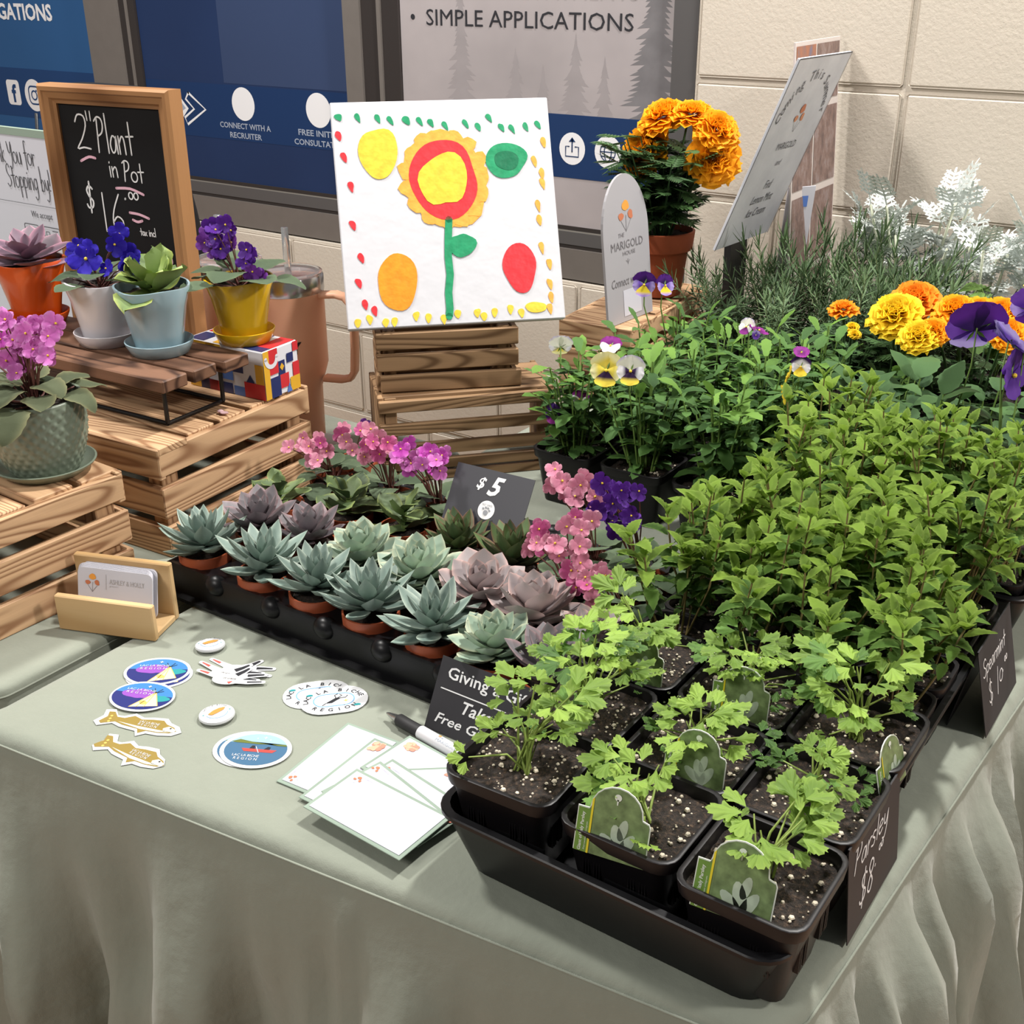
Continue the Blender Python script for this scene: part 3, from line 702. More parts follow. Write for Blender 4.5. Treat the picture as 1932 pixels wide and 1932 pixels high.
# position x, y, kind, scale, seed, label
SUCC = [
 (-.4785, .2060, 'blue', 1.00, 1, 'blue-green pointed succulent at the left end of the front row of the succulent tray'),
 (-.3880, .2000, 'blue', 1.02, 2, 'blue-green pointed succulent, second from the left of the front row'),
 (-.3130, .2020, 'blue', .98, 3, 'blue-green pointed succulent, third from the left of the front row'),
 (-.2410, .2080, 'blue', 1.05, 4, 'blue-green pointed succulent in the front row before the pair of pale echeverias'),
 (-.1630, .2100, 'blue', 1.02, 5, 'blue-green pointed succulent nearest the giveaway sign in the front row'),
 (-.0910, .2100, 'pale', 1.05, 6, 'pale green echeveria directly behind the giveaway sign'),
 (-.0280, .2100, 'purple', 1.10, 7, 'purple-grey succulent at the right end of the front row beside the parsley'),
 (-.4640, .2780, 'purple', 1.05, 8, 'purple-grey succulent with open leaves behind the leftmost blue-green one'),
 (-.3960, .2860, 'purple', 1.00, 9, 'dark purple-grey rosette in the second row, left of the pale echeverias'),
 (-.3150, .2820, 'pale', 1.12, 10, 'pale green echeveria in the second row, left one of the pair'),
 (-.2340, .2790, 'pale', 1.22, 11, 'large pale green echeveria in the second row, right one of the pair'),
 (-.1600, .2820, 'lilac', 1.15, 12, 'pinkish lilac echeveria in front of the two dark green rosettes'),
 (-.0930, .2780, 'lilac', 1.20, 13, 'wide lilac and green echeveria behind the giveaway sign\'s pale echeveria'),
 (-.0260, .2750, 'lilac', .90, 14, 'small lilac echeveria half hidden beside the parsley leaves'),
 (-.2470, .3620, 'green', 1.00, 15, 'dark green red-tipped rosette standing in front of the five dollar card'),
 (-.1790, .3640, 'green', 1.12, 16, 'dark green red-tipped rosette just right of the five dollar card')]
for (x, y, k_, s, sd, lab) in SUCC:
    y = max(y+.004, .2125)
    t = thing('potted_succulent', lab, 'succulent', (x, y, .0035))
    terra_pot(t, .0285, .0465); rr0 = random.Random(sd*7)
    rosette(t, k_, .0475, s*1.2, sd, (rr0.uniform(-.08, .12), rr0.uniform(-.1, .1)))
# ---- succulent tray
def ctray(g, x0, x1, y0, y1, z0, z1, r, slope=.006, th=.0022, lip=.006):
    def ring(ax0, ax1, ay0, ay1, rr_, z): return [(x, y, z) for x, y in rrect((ax0+ax1)/2, (ay0+ay1)/2, ax1-ax0, ay1-ay0, rr_, 5)]
    L_ = [ring(x0+slope, x1-slope, y0+slope, y1-slope, r, z0), ring(x0+slope*.9, x1-slope*.9, y0+slope*.9, y1-slope*.9, r, z0+.001), ring(x0, x1, y0, y1, r, z1-.006), ring(x0-lip, x1+lip, y0-lip, y1+lip, r+lip, z1-.004), ring(x0-lip, x1+lip, y0-lip, y1+lip, r+lip, z1-.001),
          ring(x0-lip+.001, x1+lip-.001, y0-lip+.001, y1+lip-.001, r+lip-.001, z1), ring(x0+th, x1-th, y0+th, y1-th, r, z1), ring(x0+th+slope, x1-th-slope, y0+th+slope, y1-th-slope, r, z0+th)]
    n = len(L_[0]); vs = [v for q in L_ for v in q]; fs = []
    for a in range(len(L_)-1): fs += [(a*n+i, a*n+(i+1) % n, (a+1)*n+(i+1) % n, (a+1)*n+i) for i in range(n)]
    fs.append(tuple(range(n))[::-1]); k = (len(L_)-1)*n; fs.append(tuple(range(k, k+n)))
    g.add(vs, fs)
st = thing('carrier_tray', 'shallow black plastic carrier tray holding the succulents in small pots', 'tray', (-.255, .338, 0))
g = G(); yf, yb = -.155, .150
sec = [(yf-.004, .0005), (yf-.010, .002), (yf-.010, .006), (yf-.001, .0065), (yf-.002, .037), (yf-.0005, .0405), (yf+.004, .040), (yf+.006, .0385), (yb-.006, .0385), (yb-.004, .040), (yb+.0005, .0405), (yb+.002, .037), (yb+.001, .0065), (yb+.010, .006), (yb+.010, .0005)]
nx = len(sec); vs = [(x, y, z) for x in (-.248, .244) for (y, z) in sec]
g.add(vs, [(i, i+1, nx+i+1, nx+i) for i in range(nx-1)]+[tuple(range(nx)), tuple(range(2*nx-1, nx-1, -1))])
g.box(-.252, -.246, yf-.004, yb+.004, .0005, .0405, bev=.002); g.box(.242, .246, yf-.004, yb+.004, .0005, .0405, bev=.002)
autosmooth(g.ob('tray_body', BLACKP, st), 40)
dm = G().ball((0, 0, 0), .0138, 20).mesh('cell_dome', [BLACKP], True)
for i in range(7):
    for j in range(2):
        ob('cell_dome', dm, st, T((-.177, -.095, -.022, .053, .128, .197, .226)[i], yf+.0015+j*.302, .0315) @ Matrix.Diagonal((1, .78, .86, 1)))
# ---- kalanchoes (jade-like), rounded fleshy green leaves
KMAT = leafmat('kalanchoe_leaf', (.10, .19, .06), (.50, .55, .12), (.30, .40, .11), .42, .12, .4, .65)
KME = [leaf_mesh('leaf', KMAT, 1, wd, P_SPOON, 10, .25, c, .05, 3, 0, (0, .55, 1), .05, wave=.05) for c, wd in ((-.5, .72), (.45, .85), (-1.1, .65))]
KMD = leafmat('kalanchoe_dark_leaf', (.075, .125, .06), (.30, .36, .09), (.15, .21, .08), .42, .1, .35, .6)
KMED = [leaf_mesh('leaf', KMD, 1, wd, P_SPOON, 10, .25, c, .03, 3, 0, (0, .55, 1), .05, wave=.04) for c, wd in ((-.3, .62), (.5, .72), (-.8, .55))]
def kalanchoe(t, z, s, seed, n=16, h=.03, KME=KME):
    r0 = random.Random(seed)
    G().tube([(0, 0, z), (.001, .001, z+h)], .0022*s, 6).ob('stem', KMAT, t)
    for i in range(n):
        f = i/n; a = (i//2)*PI/2+(i % 2)*PI+r0.uniform(-.4, .4)+seed
        el = r0.uniform(.0, .45)+.6*f; ln = s*.036*(1.1-.45*f)*r0.uniform(.8, 1.1)
        dr = Vector((math.cos(a)*math.cos(el), math.sin(a)*math.cos(el), math.sin(el))); up = Vector((-math.cos(a)*math.sin(el), -math.sin(a)*math.sin(el), math.cos(el)))
        ob('leaf', KME[i % 3], t, frame_mat((0, 0, z+h*f), dr, up, ln))
for i, (x, y, s, lab) in enumerate(((-.497, .345, .95, 'yellow-green leafed kalanchoe in the tray against the right face of the rear pine crate'), (-.413, .372, 1.25, 'broad green leafed kalanchoe in the tray behind the purple-grey rosettes'), (-.335, .378, 1.2, 'kalanchoe with curled yellow-green tips left of the five dollar card'))):
    t = thing('potted_kalanchoe', lab, 'succulent', (x, y, .0035)); terra_pot(t, .0285, .0465); kalanchoe(t, .044, s*1.15, 40+i, 11, .022, KMED)
# ---- african violets
def flower_mesh(name, petal_mat, eye_mat, n=5, r=1.0, wid=.84, uneq=.16, cup=.30, rag=.09, back=False):
    vs = []; fs = []; fm = []; e = []
    for p in range(n):
        a = 2*PI*p/n; k = 1+uneq*(1 if p in (0, 1, n-1) else -1)
        c = Vector((math.cos(a), math.sin(a), 0)); s_ = Vector((-math.sin(a), math.cos(a), 0)); b = len(vs)
        rows = ((.08, .10), (.35, .62), (.65, .98), (.88, .80), (1.0, .35))
        for (t, wf) in rows:
            for j in (-1, -.5, 0, .5, 1):
                q = c*t*r*k+s_*(j*wf*wid*r*.62*k*math.tan(PI/n)*1.25)
                z = cup*t*t*r*(1-.9*abs(j)*.3)+rag*r*math.sin(j*5+p*2+t*4)*t
                vs.append((q.x, q.y, z)); e.append(t)
        for i in range(4):
            for j in range(4): fs.append((b+i*5+j, b+(i+1)*5+j, b+(i+1)*5+j+1, b+i*5+j+1)); fm.append(0)
    g = G(); g.ball((0, 0, .07*r), .12*r, 6, 1); b = len(vs)
    vs += g.v; fs += [tuple(i+b for i in f) for f in g.f]; fm += [1]*len(g.f); e += [0]*len(g.v)
    return mk(name, vs, fs, [petal_mat, eye_mat], fm, True, e)
EYE = plain('yellow_anthers', (.80, .55, .04), .5)
def petalmat(name, c, edge, trans=.3, ew=.6, rnd=.15): return leafmat(name, c, edge, None, .55, trans, rnd, ew, .2, 0)
VF = {'pink': flower_mesh('flower', petalmat('petal_pink', (.62, .22, .33), (.85, .52, .60)), EYE), 'rose': flower_mesh('flower', petalmat('petal_rose', (.55, .10, .28), (.78, .35, .50)), EYE),
      'magenta': flower_mesh('flower', petalmat('petal_magenta', (.50, .06, .42), (.70, .25, .62)), EYE), 'orchid': flower_mesh('flower', petalmat('petal_orchid', (.62, .16, .52), (.80, .42, .75)), EYE),
      'purple': flower_mesh('flower', petalmat('petal_purple', (.075, .014, .22), (.13, .035, .33)), EYE), 'violet': flower_mesh('flower', petalmat('petal_violet', (.14, .03, .26), (.22, .07, .38)), EYE),
      'blue': flower_mesh('flower', petalmat('petal_blue', (.022, .010, .33), (.05, .03, .50)), EYE)}
VLM = leafmat('violet_leaf', (.075, .11, .065), (.16, .21, .11), (.11, .15, .09), .75, .05, .3, .4, .15, .6, 350)
VLM2 = leafmat('variegated_violet_leaf', (.055, .075, .042), (.27, .26, .13), (.10, .115, .065), .75, .05, .35, .6, .15, .6, 350)
VSTEM = plain('reddish_stem', (.13, .045, .035), .6)
VLE = [leaf_mesh('leaf', VLM, 1, .98, P_VIO, 12, .08, c, .03, 2, 0, (0, .35, .7, 1), wave=.015, vein=.008) for c in (.35, .8)]
VLE2 = [leaf_mesh('leaf', VLM2, 1, .92, P_VIO, 12, .10, c, .03, 2, 0, (0, .35, .7, 1), wave=.03, vein=.010) for c in (.6, 1.4)]
def violet(t, z, s, seed, nleaf, flowers, meshes=VLE, spread=.026, leafL=.030):
    """flowers: list of (dx, dy, dz, kind, radius)"""
    r0 = random.Random(seed)
    for i in range(nleaf):
        a = i*2.39996+seed; f = i/max(1, nleaf-1); el = 1.0-1.0*f+r0.uniform(-.15, .15); rad = spread*s*(.15+.85*f)
        p = Vector((math.cos(a)*rad, math.sin(a)*rad, z+.012*s*(1-f)+.006)); ln = leafL*s*r0.uniform(.8, 1.1)
        dr = Vector((math.cos(a)*math.cos(el*.6), math.sin(a)*math.cos(el*.6), math.sin(el*.6)-.05)); ob('leaf', meshes[i % 2], t, frame_mat(p, dr, (0, 0, 1), ln))
        G().tube([(0, 0, z-.002), (p.x*.6, p.y*.6, z+.004), tuple(p)], .0011, 5).ob('leaf_stalk', VSTEM, t)
    clusters = {}
    for (dx, dy, dz, k_, r) in flowers:
        g = G().tube([(r0.uniform(-.004, .004), r0.uniform(-.004, .004), z), (dx*.45, dy*.45, z+(dz-z)*.6), (dx, dy, dz)], .0008, 4); g.ob('flower_stalk', VSTEM, t)
        nrm = Vector((.55+r0.uniform(-.5, .5), -.8+r0.uniform(-.5, .5), .45+r0.uniform(-.4, .4))).normalized()
        side = nrm.cross(Vector((r0.uniform(-1, 1), r0.uniform(-1, 1), r0.uniform(-1, 1)))).normalized()
        ob('flower', VF[k_], t, frame_mat((dx, dy, dz), side, nrm, r))
def bunch(cx, cy, cz, n, kind, r, sx, sy, sz, seed):
    r0 = random.Random(seed); return [(cx+r0.uniform(-sx, sx), cy+r0.uniform(-sy, sy), cz+r0.uniform(-sz, sz), kind if isinstance(kind, str) else r0.choice(kind), r*r0.uniform(.85, 1.1)) for _ in range(n)]
for (x, y, fl, lab) in (
  (-.490, .430, bunch(-.002, -.034, .098, 12, ('pink', 'pink', 'rose'), .0088, .024, .012, .016, 1), 'pink african violet in the tray at the foot of the rear pine crate'),
  (-.400, .434, bunch(.002, -.035, .124, 17, ('pink', 'rose', 'pink'), .0092, .032, .014, .014, 2), 'dense pink african violet at the back of the tray, in front of the dark crates'),
  (-.325, .432, bunch(.002, -.032, .118, 16, ('magenta', 'magenta', 'orchid'), .0095, .032, .014, .016, 3), 'magenta african violet at the back of the tray, left of the five dollar card'),
  (-.095, .350, bunch(.000, -.018, .118, 18, ('pink', 'pink', 'rose'), .0096, .036, .020, .024, 4), 'pink african violet with a wide cluster between the price card and the mint'),
  (-.112, .425, bunch(-.002, -.040, .150, 9, ('pink',), .0110, .030, .010, .012, 7), 'pale pink african violet behind the wide pink one'),
  (-.052, .420, bunch(-.012, -.036, .142, 18, 'purple', .0100, .024, .012, .022, 5), 'deep purple african violet beside the mint leaves'),
  (-.030, .345, bunch(-.020, -.030, .090, 9, ('pink', 'rose'), .0092, .018, .014, .018, 6), 'low pink african violet close to the mint stems')):
    t = thing('potted_violet', lab, 'violet', (x, y, .0035)); terra_pot(t, .0285, .0465); violet(t, .045, 1.15, int(-x*1000), 12, fl)
t = thing('potted_violet', 'spindly violet with a single pink bloom and a purple bud beyond the rear pine crate', 'violet', (-.515, .498, .0005)); terra_pot(t, .0285, .0465)
violet(t, .045, .8, 5, 6, [(0, -.020, .088, 'rose', .011), (.006, -.020, .080, 'pink', .010), (.016, .004, .096, 'violet', .0085), (-.004, -.01, .094, 'pink', .009)])

# ================================================================= HERB TRAYS
def sq_pot(name, w_, h, wb, mat, rim=.004, ribs=True):
    g = G(); r = w_/2; rb = wb/2
    def ring(rr_, z, c): return [(x, y, z) for x, y in rrect(0, 0, 2*rr_, 2*rr_, c, 4)]
    L_ = [ring(rb, 0, .010), ring(rb+.0005, .002, .011), ring(r-.004, h-.013, .013), ring(r-.0035, h-.012, .013), ring(r-.001, h-.011, .014), ring(r, h-.003, .014), ring(r, h-.0005, .014), ring(r-.001, h, .013), ring(r-.0035, h-.0005, .012), ring(r-.0045, h-.004, .012), ring(r-.007, h-.022, .011)]
    n = len(L_[0]); vs = [v for q in L_ for v in q]; fs = []
    for a in range(len(L_)-1): fs += [(a*n+i, a*n+(i+1) % n, (a+1)*n+(i+1) % n, (a+1)*n+i) for i in range(n)]
    fs.append(tuple(range(n))[::-1]); g.add(vs, fs)
    if ribs:
        for s_ in (-1, 1):
            for k in (-3, -2, -1, 1, 2, 3):
                x = k*.0035+s_*.0
                for rot in range(4):
                    for cx in (-.018, .018):
                        g.box(cx+k*.0022-.0004, cx+k*.0022+.0004, -(rb+r)/2-.0006, -(rb+r)/2+.004, h*.35, h-.016, mat=RZ(rot*PI/2)) if s_ == 1 else None
    me = g.mesh(name, [mat]); me.polygons.foreach_set('use_smooth', [True]*len(me.polygons)); me.set_sharp_from_angle(angle=.7); return me
PSQ = sq_pot('pot', .0915, .078, .064, BLACKP2)
MSQ = sq_pot('pot', .064, .066, .046, BLACKP2, ribs=False)
t = thing('herb_tray', 'deep black plastic tray at the table corner holding parsley and mint pots', 'tray', (0, 0, .0005))
g = G(); ctray(g, .003, .2745, .004, .541, 0, .060, .020, .016, .0022, .004)
for x0 in (.03, .13): g.box(x0+.01, x0+.06, .0185, .0200, .012, .050)
autosmooth(g.ob('tray_body', BLACKP, t), 40)
t2 = thing('herb_tray', 'black plastic tray behind the first one, mint and large-leafed pansies in it', 'tray', (0, .566, .0005))
g = G(); ctray(g, .012, .290, .004, .541, 0, .060, .020, .016, .0022, .005); autosmooth(g.ob('tray_body', BLACKP, t2), 40)
# ---- parsley
def parsley_leaf(name, mat, seed):
    r0 = random.Random(seed); vs = []; fs = []; e = []
    for (ang, sc_) in ((0, 1.0), (1.0, .82), (-1.0, .82)):
        base = Vector((math.sin(ang)*.26, math.cos(ang)*.26+.02, 0)); k0 = len(vs)
        vs.append((base.x*.6, base.y*.6, 0)); e.append(0)
        nl = 21; ring = []
        for i in range(nl):
            a = (i/(nl-1)-.5)*2.2
            lob = .60+.40*abs(math.cos(a*1.9))**.8; tooth = 1.0 if i % 2 == 0 else .90
            rad = .46*sc_*lob*tooth*(1-.16*abs(a)); rad *= r0.uniform(.96, 1.04)
            for q, rf in ((0, .5), (1, 1)):
                rr_ = rad*rf; d = ang+a
                z = .10*rr_*math.cos(a*5)*rf+.10*rf*math.sin(i*1.7+seed)*.25-.22*rr_*rr_
                p = base+Vector((math.sin(d)*rr_, math.cos(d)*rr_, z)); vs.append(tuple(p)); e.append(.3 if q == 0 else 1)
        for i in range(nl-1):
            a0 = k0+1+2*i; fs += [(k0, a0, a0+2), (a0, a0+1, a0+3, a0+2)]
    return mk(name, vs, fs, mat, smooth=True, e=e)
PARM = leafmat('parsley_leaf', (.20, .36, .045), (.32, .46, .09), (.36, .54, .09), .34, .34, .25, .5, .5, .5, 260)
PARM2 = leafmat('parsley_leaf_deep', (.075, .19, .028), (.15, .27, .05), (.15, .30, .05), .4, .3, .25, .5, .5, .5, 260)
PARL = [parsley_leaf('leaf', PARM, i) for i in range(3)]+[parsley_leaf('leaf', PARM2, i+5) for i in range(2)]
PARS = plain('parsley_stem', (.22, .30, .06), .5)
def parsley(x, y, z, seed, n, hmax, lab, s=1.0, low=5, rz=0, lean=(0, 0)):
    t = thing('potted_parsley', lab, 'herb', (x, y, z), rz, 'parsley pots in the front tray'); t.pop('group') if 'group' in t else None
    ob('pot', PSQ, t); soil_disc(t, .0405, .068, 110, 1, seed % 3+1); r0 = random.Random(seed)
    for i in range(n+low):
        lowl = i >= n
        a = r0.uniform(0, 2*PI); rad = r0.uniform(.004, .030)*s if not lowl else r0.uniform(.028, .050)
        h = (r0.uniform(.45, 1)*hmax) if not lowl else r0.uniform(.006, .020)
        p = Vector((math.cos(a)*rad+lean[0]*h, math.sin(a)*rad+lean[1]*h, .070+h))
        b = Vector((r0.uniform(-.007, .007), r0.uniform(-.007, .007), .066)); mid = (b+p)/2+Vector((0, 0, .008)); mid.x = b.x+(p.x-b.x)*.35; mid.y = b.y+(p.y-b.y)*.35
        G().tube([b, mid, p], [.0011, .0009, .0006], 5, cap=False).ob('stem', PARS, t, smooth=True)
        tl = r0.uniform(.1, .75); dr = Vector((math.cos(a+r0.uniform(-.8, .8))*math.cos(tl), math.sin(a+r0.uniform(-.8, .8))*math.cos(tl), math.sin(tl)*.4-.05))
        up = Vector((r0.uniform(-.3, .45), r0.uniform(-.75, .2), 1))
        ln = s*r0.uniform(.030, .044) if not lowl else r0.uniform(.018, .026)
        ob('leaf', PARL[r0.choice((0, 1, 2, 0, 1, 2, 3)) if not lowl else r0.choice((0, 3, 4))], t, frame_mat(p, dr, up, ln))
for a in (
 (.048, .056, .0145, 11, 14, .062, 'parsley seedlings in the front left pot of the herb tray beside the giveaway sign', 1.0, 4, .05, (.25, .25)),
 (.1465, .060, .0100, 12, 9, .036, 'low parsley in the middle pot of the front row, tall tag in front of it', .95, 3, 0, (-.1, .5)),
 (.2405, .053, .0085, 13, 11, .042, 'parsley with broad leaves in the pot at the tray\'s near corner, beside its price card', 1.08, 3, 0, (.05, .5)),
 (.0440, .152, .0065, 14, 16, .075, 'tall wet-leafed parsley behind the front left pot, next to the purple-grey succulent', 1.1, 4, 0, (-.05, .1)),
 (.1420, .150, .0065, 15, 9, .045, 'parsley in the centre pot of the middle row with its tag behind the leaves', .95, 5, 0, (.1, .1)),
 (.2370, .150, .0065, 16, 8, .045, 'thin long-stemmed parsley in the middle row against the right edge of the tray', .75, 4, 0, (0, .1)),
 (.0460, .2465, .0065, 17, 9, .058, 'parsley in the rear row of parsley pots beside the small lilac echeveria', .95, 4, 0, (0, 0)),
 (.1420, .2450, .0065, 18, 11, .060, 'bright upright parsley in the middle of the rear parsley row, wet tag behind it', .95, 4, 0, (-.1, 0)),
 (.2365, .2450, .0065, 19, 14, .068, 'bushy parsley at the right end of the rear parsley row, against the mint', 1.05, 4, 0, (-.05, 0))): parsley(*a)
# ---- plant tags
TAGG = plain('tag_green', (.15, .27, .05), .3, .5, var=.2, scale=60); TAGP = plain('tag_leaf_photo', (.17, .24, .10), .28, .5, var=.9, scale=150)
TAGY = plain('tag_yellow', (.72, .60, .03), .4); TAGW = plain('tag_white_edge', (.70, .74, .66), .4); TAGL = plain('tag_pale_leaf', (.42, .50, .38), .35, .5, var=.4, scale=120)
def tag_mesh():
    def shape(o_):
        p = [(-.0185-o_, -.005), (.0195+o_, -.005), (.0195+o_, .017)]
        p += [(.0190, .0185+o_), (.0155, .0195+o_)]
        p += [(.0015+.0135*math.cos(a)+o_*math.cos(a), .0205+.0125*math.sin(a)+o_*math.sin(a)) for a in [i*PI/10 for i in range(11)]]
        p += [(-.0130, .0185+o_), (-.0185-o_, .0185+o_)]; return p
    g = G(); g.poly(shape(.0006), 0, 0, .0007); g.poly(shape(0), .0002, 1)
    g.poly([(-.0185, -.005), (-.0115, -.005), (-.0115, .0185), (-.0185, .0185)], .0004, 2); g.poly([(-.0118, -.005), (-.0107, -.005), (-.0107, .0255), (-.0118, .024)], .0006, 3)
    for (cx, cy, rx, ry, ro) in ((.004, .006, .0035, .0085, .3), (.0085, .004, .003, .008, -.5), (.000, .003, .003, .007, .9), (.006, .012, .0025, .006, -.2)): g.poly(ell(cx, cy, rx, ry, 14, ro), .0004, 4)
    g.poly(ell(.0015, .0285, .0019, .0019, 12), .0006, 0); g.poly([(.0010, .0275), (.0020, .0275), (.0018, .0245), (.0012, .0245)], .0006, 0)
    put_text(g, 'Giant of Italy Parsley', -.0155, .006, width=.021, height=.0024, z=.0006, mi=0, rot=PI/2, bold=.02)
    put_text(g, 'Petroselinum crispum', -.0130, .004, width=.015, height=.0012, z=.0006, mi=0, rot=PI/2)
    return g.mesh('plant_tag', [TAGW, TAGP, TAGG, TAGY, TAGL])
TAGME = tag_mesh()
for (x, y, z, yaw, lean, s, lab) in (
 (.1440, .0165, .0800, .16, .30, 1.34, 'arched parsley tag standing at the front rim of the middle front pot'),
 (.2350, .0140, .0790, .10, .35, 1.36, 'arched parsley tag leaning at the front rim of the pot in the near tray corner'),
 (.1560, .1180, .0800, .10, .15, 1.20, 'arched parsley tag half hidden by leaves in the centre of the parsley pots'),
 (.1480, .2150, .0800, .15, .15, 1.20, 'wet parsley tag behind leaves in the rear parsley row'),
 (.0560, .2100, .0830, .0, .10, 1.25, 'parsley tag standing upright right of the small lilac echeveria'),
 (.2780, .2050, .0740, 1.45, .25, 1.1, 'parsley tag seen edge-on at the right side of the rear parsley row')):
    o = ob('plant_tag', TAGME, None, panel_mat(x, y, z, yaw, lean) @ Matrix.Scale(s, 4)); tag(o, lab, 'plant tag')
# ---- spearmint
MMY = leafmat('mint_tip', (.19, .33, .035), (.36, .52, .10), (.29, .46, .06), .5, .3, .2, .85, .3, 1.0, 300, pw=3)
MMM = leafmat('mint_leaf', (.080, .180, .030), (.22, .36, .09), (.145, .285, .045), .55, .28, .25, .85, .25, 1.0, 300, pw=3)
MMD = leafmat('mint_leaf_low', (.035, .09, .022), (.10, .19, .055), (.06, .14, .03), .5, .22, .25, .5, .3, .8, 420)
MSTEM = plain('mint_stem', (.17, .13, .045), .6, var=.3, scale=60)
MML = [[leaf_mesh('leaf', m_, 1, wd, P_OV, 14, f_, c_, .09, 2, 0, (0, .3, .7, 1), wave=.015, vein=.010) for (wd, f_, c_) in ((.50, .32, .7), (.56, .24, 1.2), (.44, .40, .3))] for m_ in (MMY, MMM, MMD)]
def mint(x, y, z, seed, lab, nst=5, hh=.145, pot=True, lo_=.14):
    t = thing('potted_mint', lab, 'herb', (x, y, z)); r0 = random.Random(seed)
    if pot: ob('pot', MSQ, t)
    soil_disc(t, .0285, .057, 40, 1, seed % 2+7)
    for s_ in range(nst):
        h = hh*r0.uniform(.62, 1.12); lx, ly = r0.uniform(-.028, .028), r0.uniform(-.028, .028); b = Vector((lx*.5, ly*.5, .056))
        top = b+Vector((lx*.9+r0.uniform(-.012, .012), ly*.9+r0.uniform(-.012, .012), h)); mid = (b+top)/2+Vector((r0.uniform(-.006, .006), r0.uniform(-.006, .006), 0))
        G().tube([b, mid, top], [.0013, .0011, .0008], 5, cap=False).ob('stem', MSTEM, t, smooth=True)
        nn = 8; a0 = r0.uniform(0, PI)
        for k in range(nn):
            f = lo_+(1-lo_)*(k/(nn-1))**.85; f2 = min(f, 1)
            p = b.lerp(mid, f2*2) if f2 < .5 else mid.lerp(top, f2*2-1)
            lvl = 0 if k >= nn-2 else (0 if (k == nn-3 and r0.random() < .5) else (1 if k >= 2 else r0.choice((1, 2, 2))))
            el = 1.15 if k == nn-1 else (.80 if k == nn-2 else (.5 if k == nn-3 else r0.uniform(-.25, .35))); sz = .92*(.022, .030, .031, .027, .024, .022, .020, .017)[nn-1-k]*r0.uniform(.85, 1.15)
            for q in (0, 1):
                if k < 3 and r0.random() < .3: continue
                a = a0+k*PI/2+q*PI+r0.uniform(-.2, .2)
                dr = Vector((math.cos(a)*math.cos(el), math.sin(a)*math.cos(el), math.sin(el))); up = Vector((-math.cos(a)*math.sin(el), -math.sin(a)*math.sin(el), math.cos(el)+.1))
                ob('leaf', MML[lvl][r0.randrange(3)], t, frame_mat(p+dr*.002, dr, up, sz))
            if k == nn-1:
                for q in range(2):
                    a = a0+q*PI+.8; dr = Vector((math.cos(a)*.25, math.sin(a)*.25, .95)); ob('leaf', MML[0][2], t, frame_mat(p, dr, (-dr.x, -dr.y, .3), .012))
rown = ['front', 'second', 'third', 'fourth', 'fifth', 'sixth']; coln = ['at its left end', 'second from its left end', 'third from its left end', 'at its right end']
for i, y in enumerate((.315, .380, .445, .510, .606, .672)):
    for j, x in enumerate((.038, .106, .174, .241)):
        hh = .104 if i == 0 else (.118 if i < 3 else .132)
        if j == 3 and i < 2: hh *= .85
        mint(x+(.010 if i > 3 else 0), y, .0045, 100+i*7+j, 'spearmint in the %s row of the mint patch, %s' % (rown[i], coln[j]), 6 if i == 0 else 9, hh, True, .34 if i == 0 else .14)
# ---- folded price cards on the table edge
def tent_card(label, y0, y1, x_out, x_in, h, xa, texts):
    t = thing('price_card', label, 'price card', (0, 0, 0)); w_ = y1-y0
    def leaf_(xf, xt, name, flip):
        d = Vector((xt-xf, 0, h)); L_ = d.length
        m_ = T(xf, (y0+y1)/2, 0) @ (RZ(PI/2) if not flip else RZ(-PI/2)) @ RX(PI/2-math.atan2(abs(xt-xf), h)*(1 if True else 1))
        o = G().box(-w_/2, w_/2, 0, L_, -.0007, 0).ob(name, CARD_BLACK, t, m_); return m_, L_
    m_, L_ = leaf_(x_out, xa, 'front_flap', False); leaf_(x_in, xa, 'back_flap', True)
    g = G(); texts(g); o = g.ob('handwriting', CHALK_W, t, m_ @ T(0, 0, .0003)); return t
def tx_parsley(g): hand(g, 'Parsley', -.044, .053, .021, .0016, rot=.0, slant=.25, sx=1.15); hand(g, '$8', -.032, .016, .026, .0019, slant=.2); hand(g, '.', .000, .030, .02, .0020); hand(g, '00', .008, .036, .010, .0013, slant=.2)
def tx_spear(g): hand(g, 'Spearmint', -.046, .054, .016, .0014, slant=.2, sx=1.12); hand(g, '$', -.034, .022, .022, .0015); hand(g, '10', -.010, .020, .025, .0013, slant=.2); hand(g, '.', .012, .032, .02, .0020); hand(g, '00', .020, .036, .010, .0013, slant=.2)
tent_card('black tent card handwritten Parsley with its eight dollar price', .106, .214, .2885, .2625, .082, .2800, tx_parsley)
tent_card('black tent card handwritten Spearmint with its ten dollar price', .412, .520, .3035, .2685, .082, .2835, tx_spear)

# ================================================================= PANSIES AND VIOLAS
def pet(name, inner, outer, pw=.5):
    m, nt, b, o = nmat(name); at = N(nt, 'ShaderNodeAttribute', attribute_name='e')
    mr_ = N(nt, 'ShaderNodeMapRange'); mr_.inputs[1].default_value = pw-.12; mr_.inputs[2].default_value = pw+.16; L(nt, at.outputs['Fac'], mr_.inputs[0]); f = mr_.outputs[0]; c = mixc(nt, f, inner, outer)
    L(nt, c, b.inputs['Base Color']); setin(b, Roughness=.6); b.inputs['Specular IOR Level'].default_value = .2
    t_ = N(nt, 'ShaderNodeBsdfTranslucent'); L(nt, c, t_.inputs['Color']); mx = N(nt, 'ShaderNodeMixShader'); mx.inputs[0].default_value = .3
    L(nt, b.outputs[0], mx.inputs[1]); L(nt, t_.outputs[0], mx.inputs[2]); L(nt, mx.outputs[0], o.inputs[0]); return m
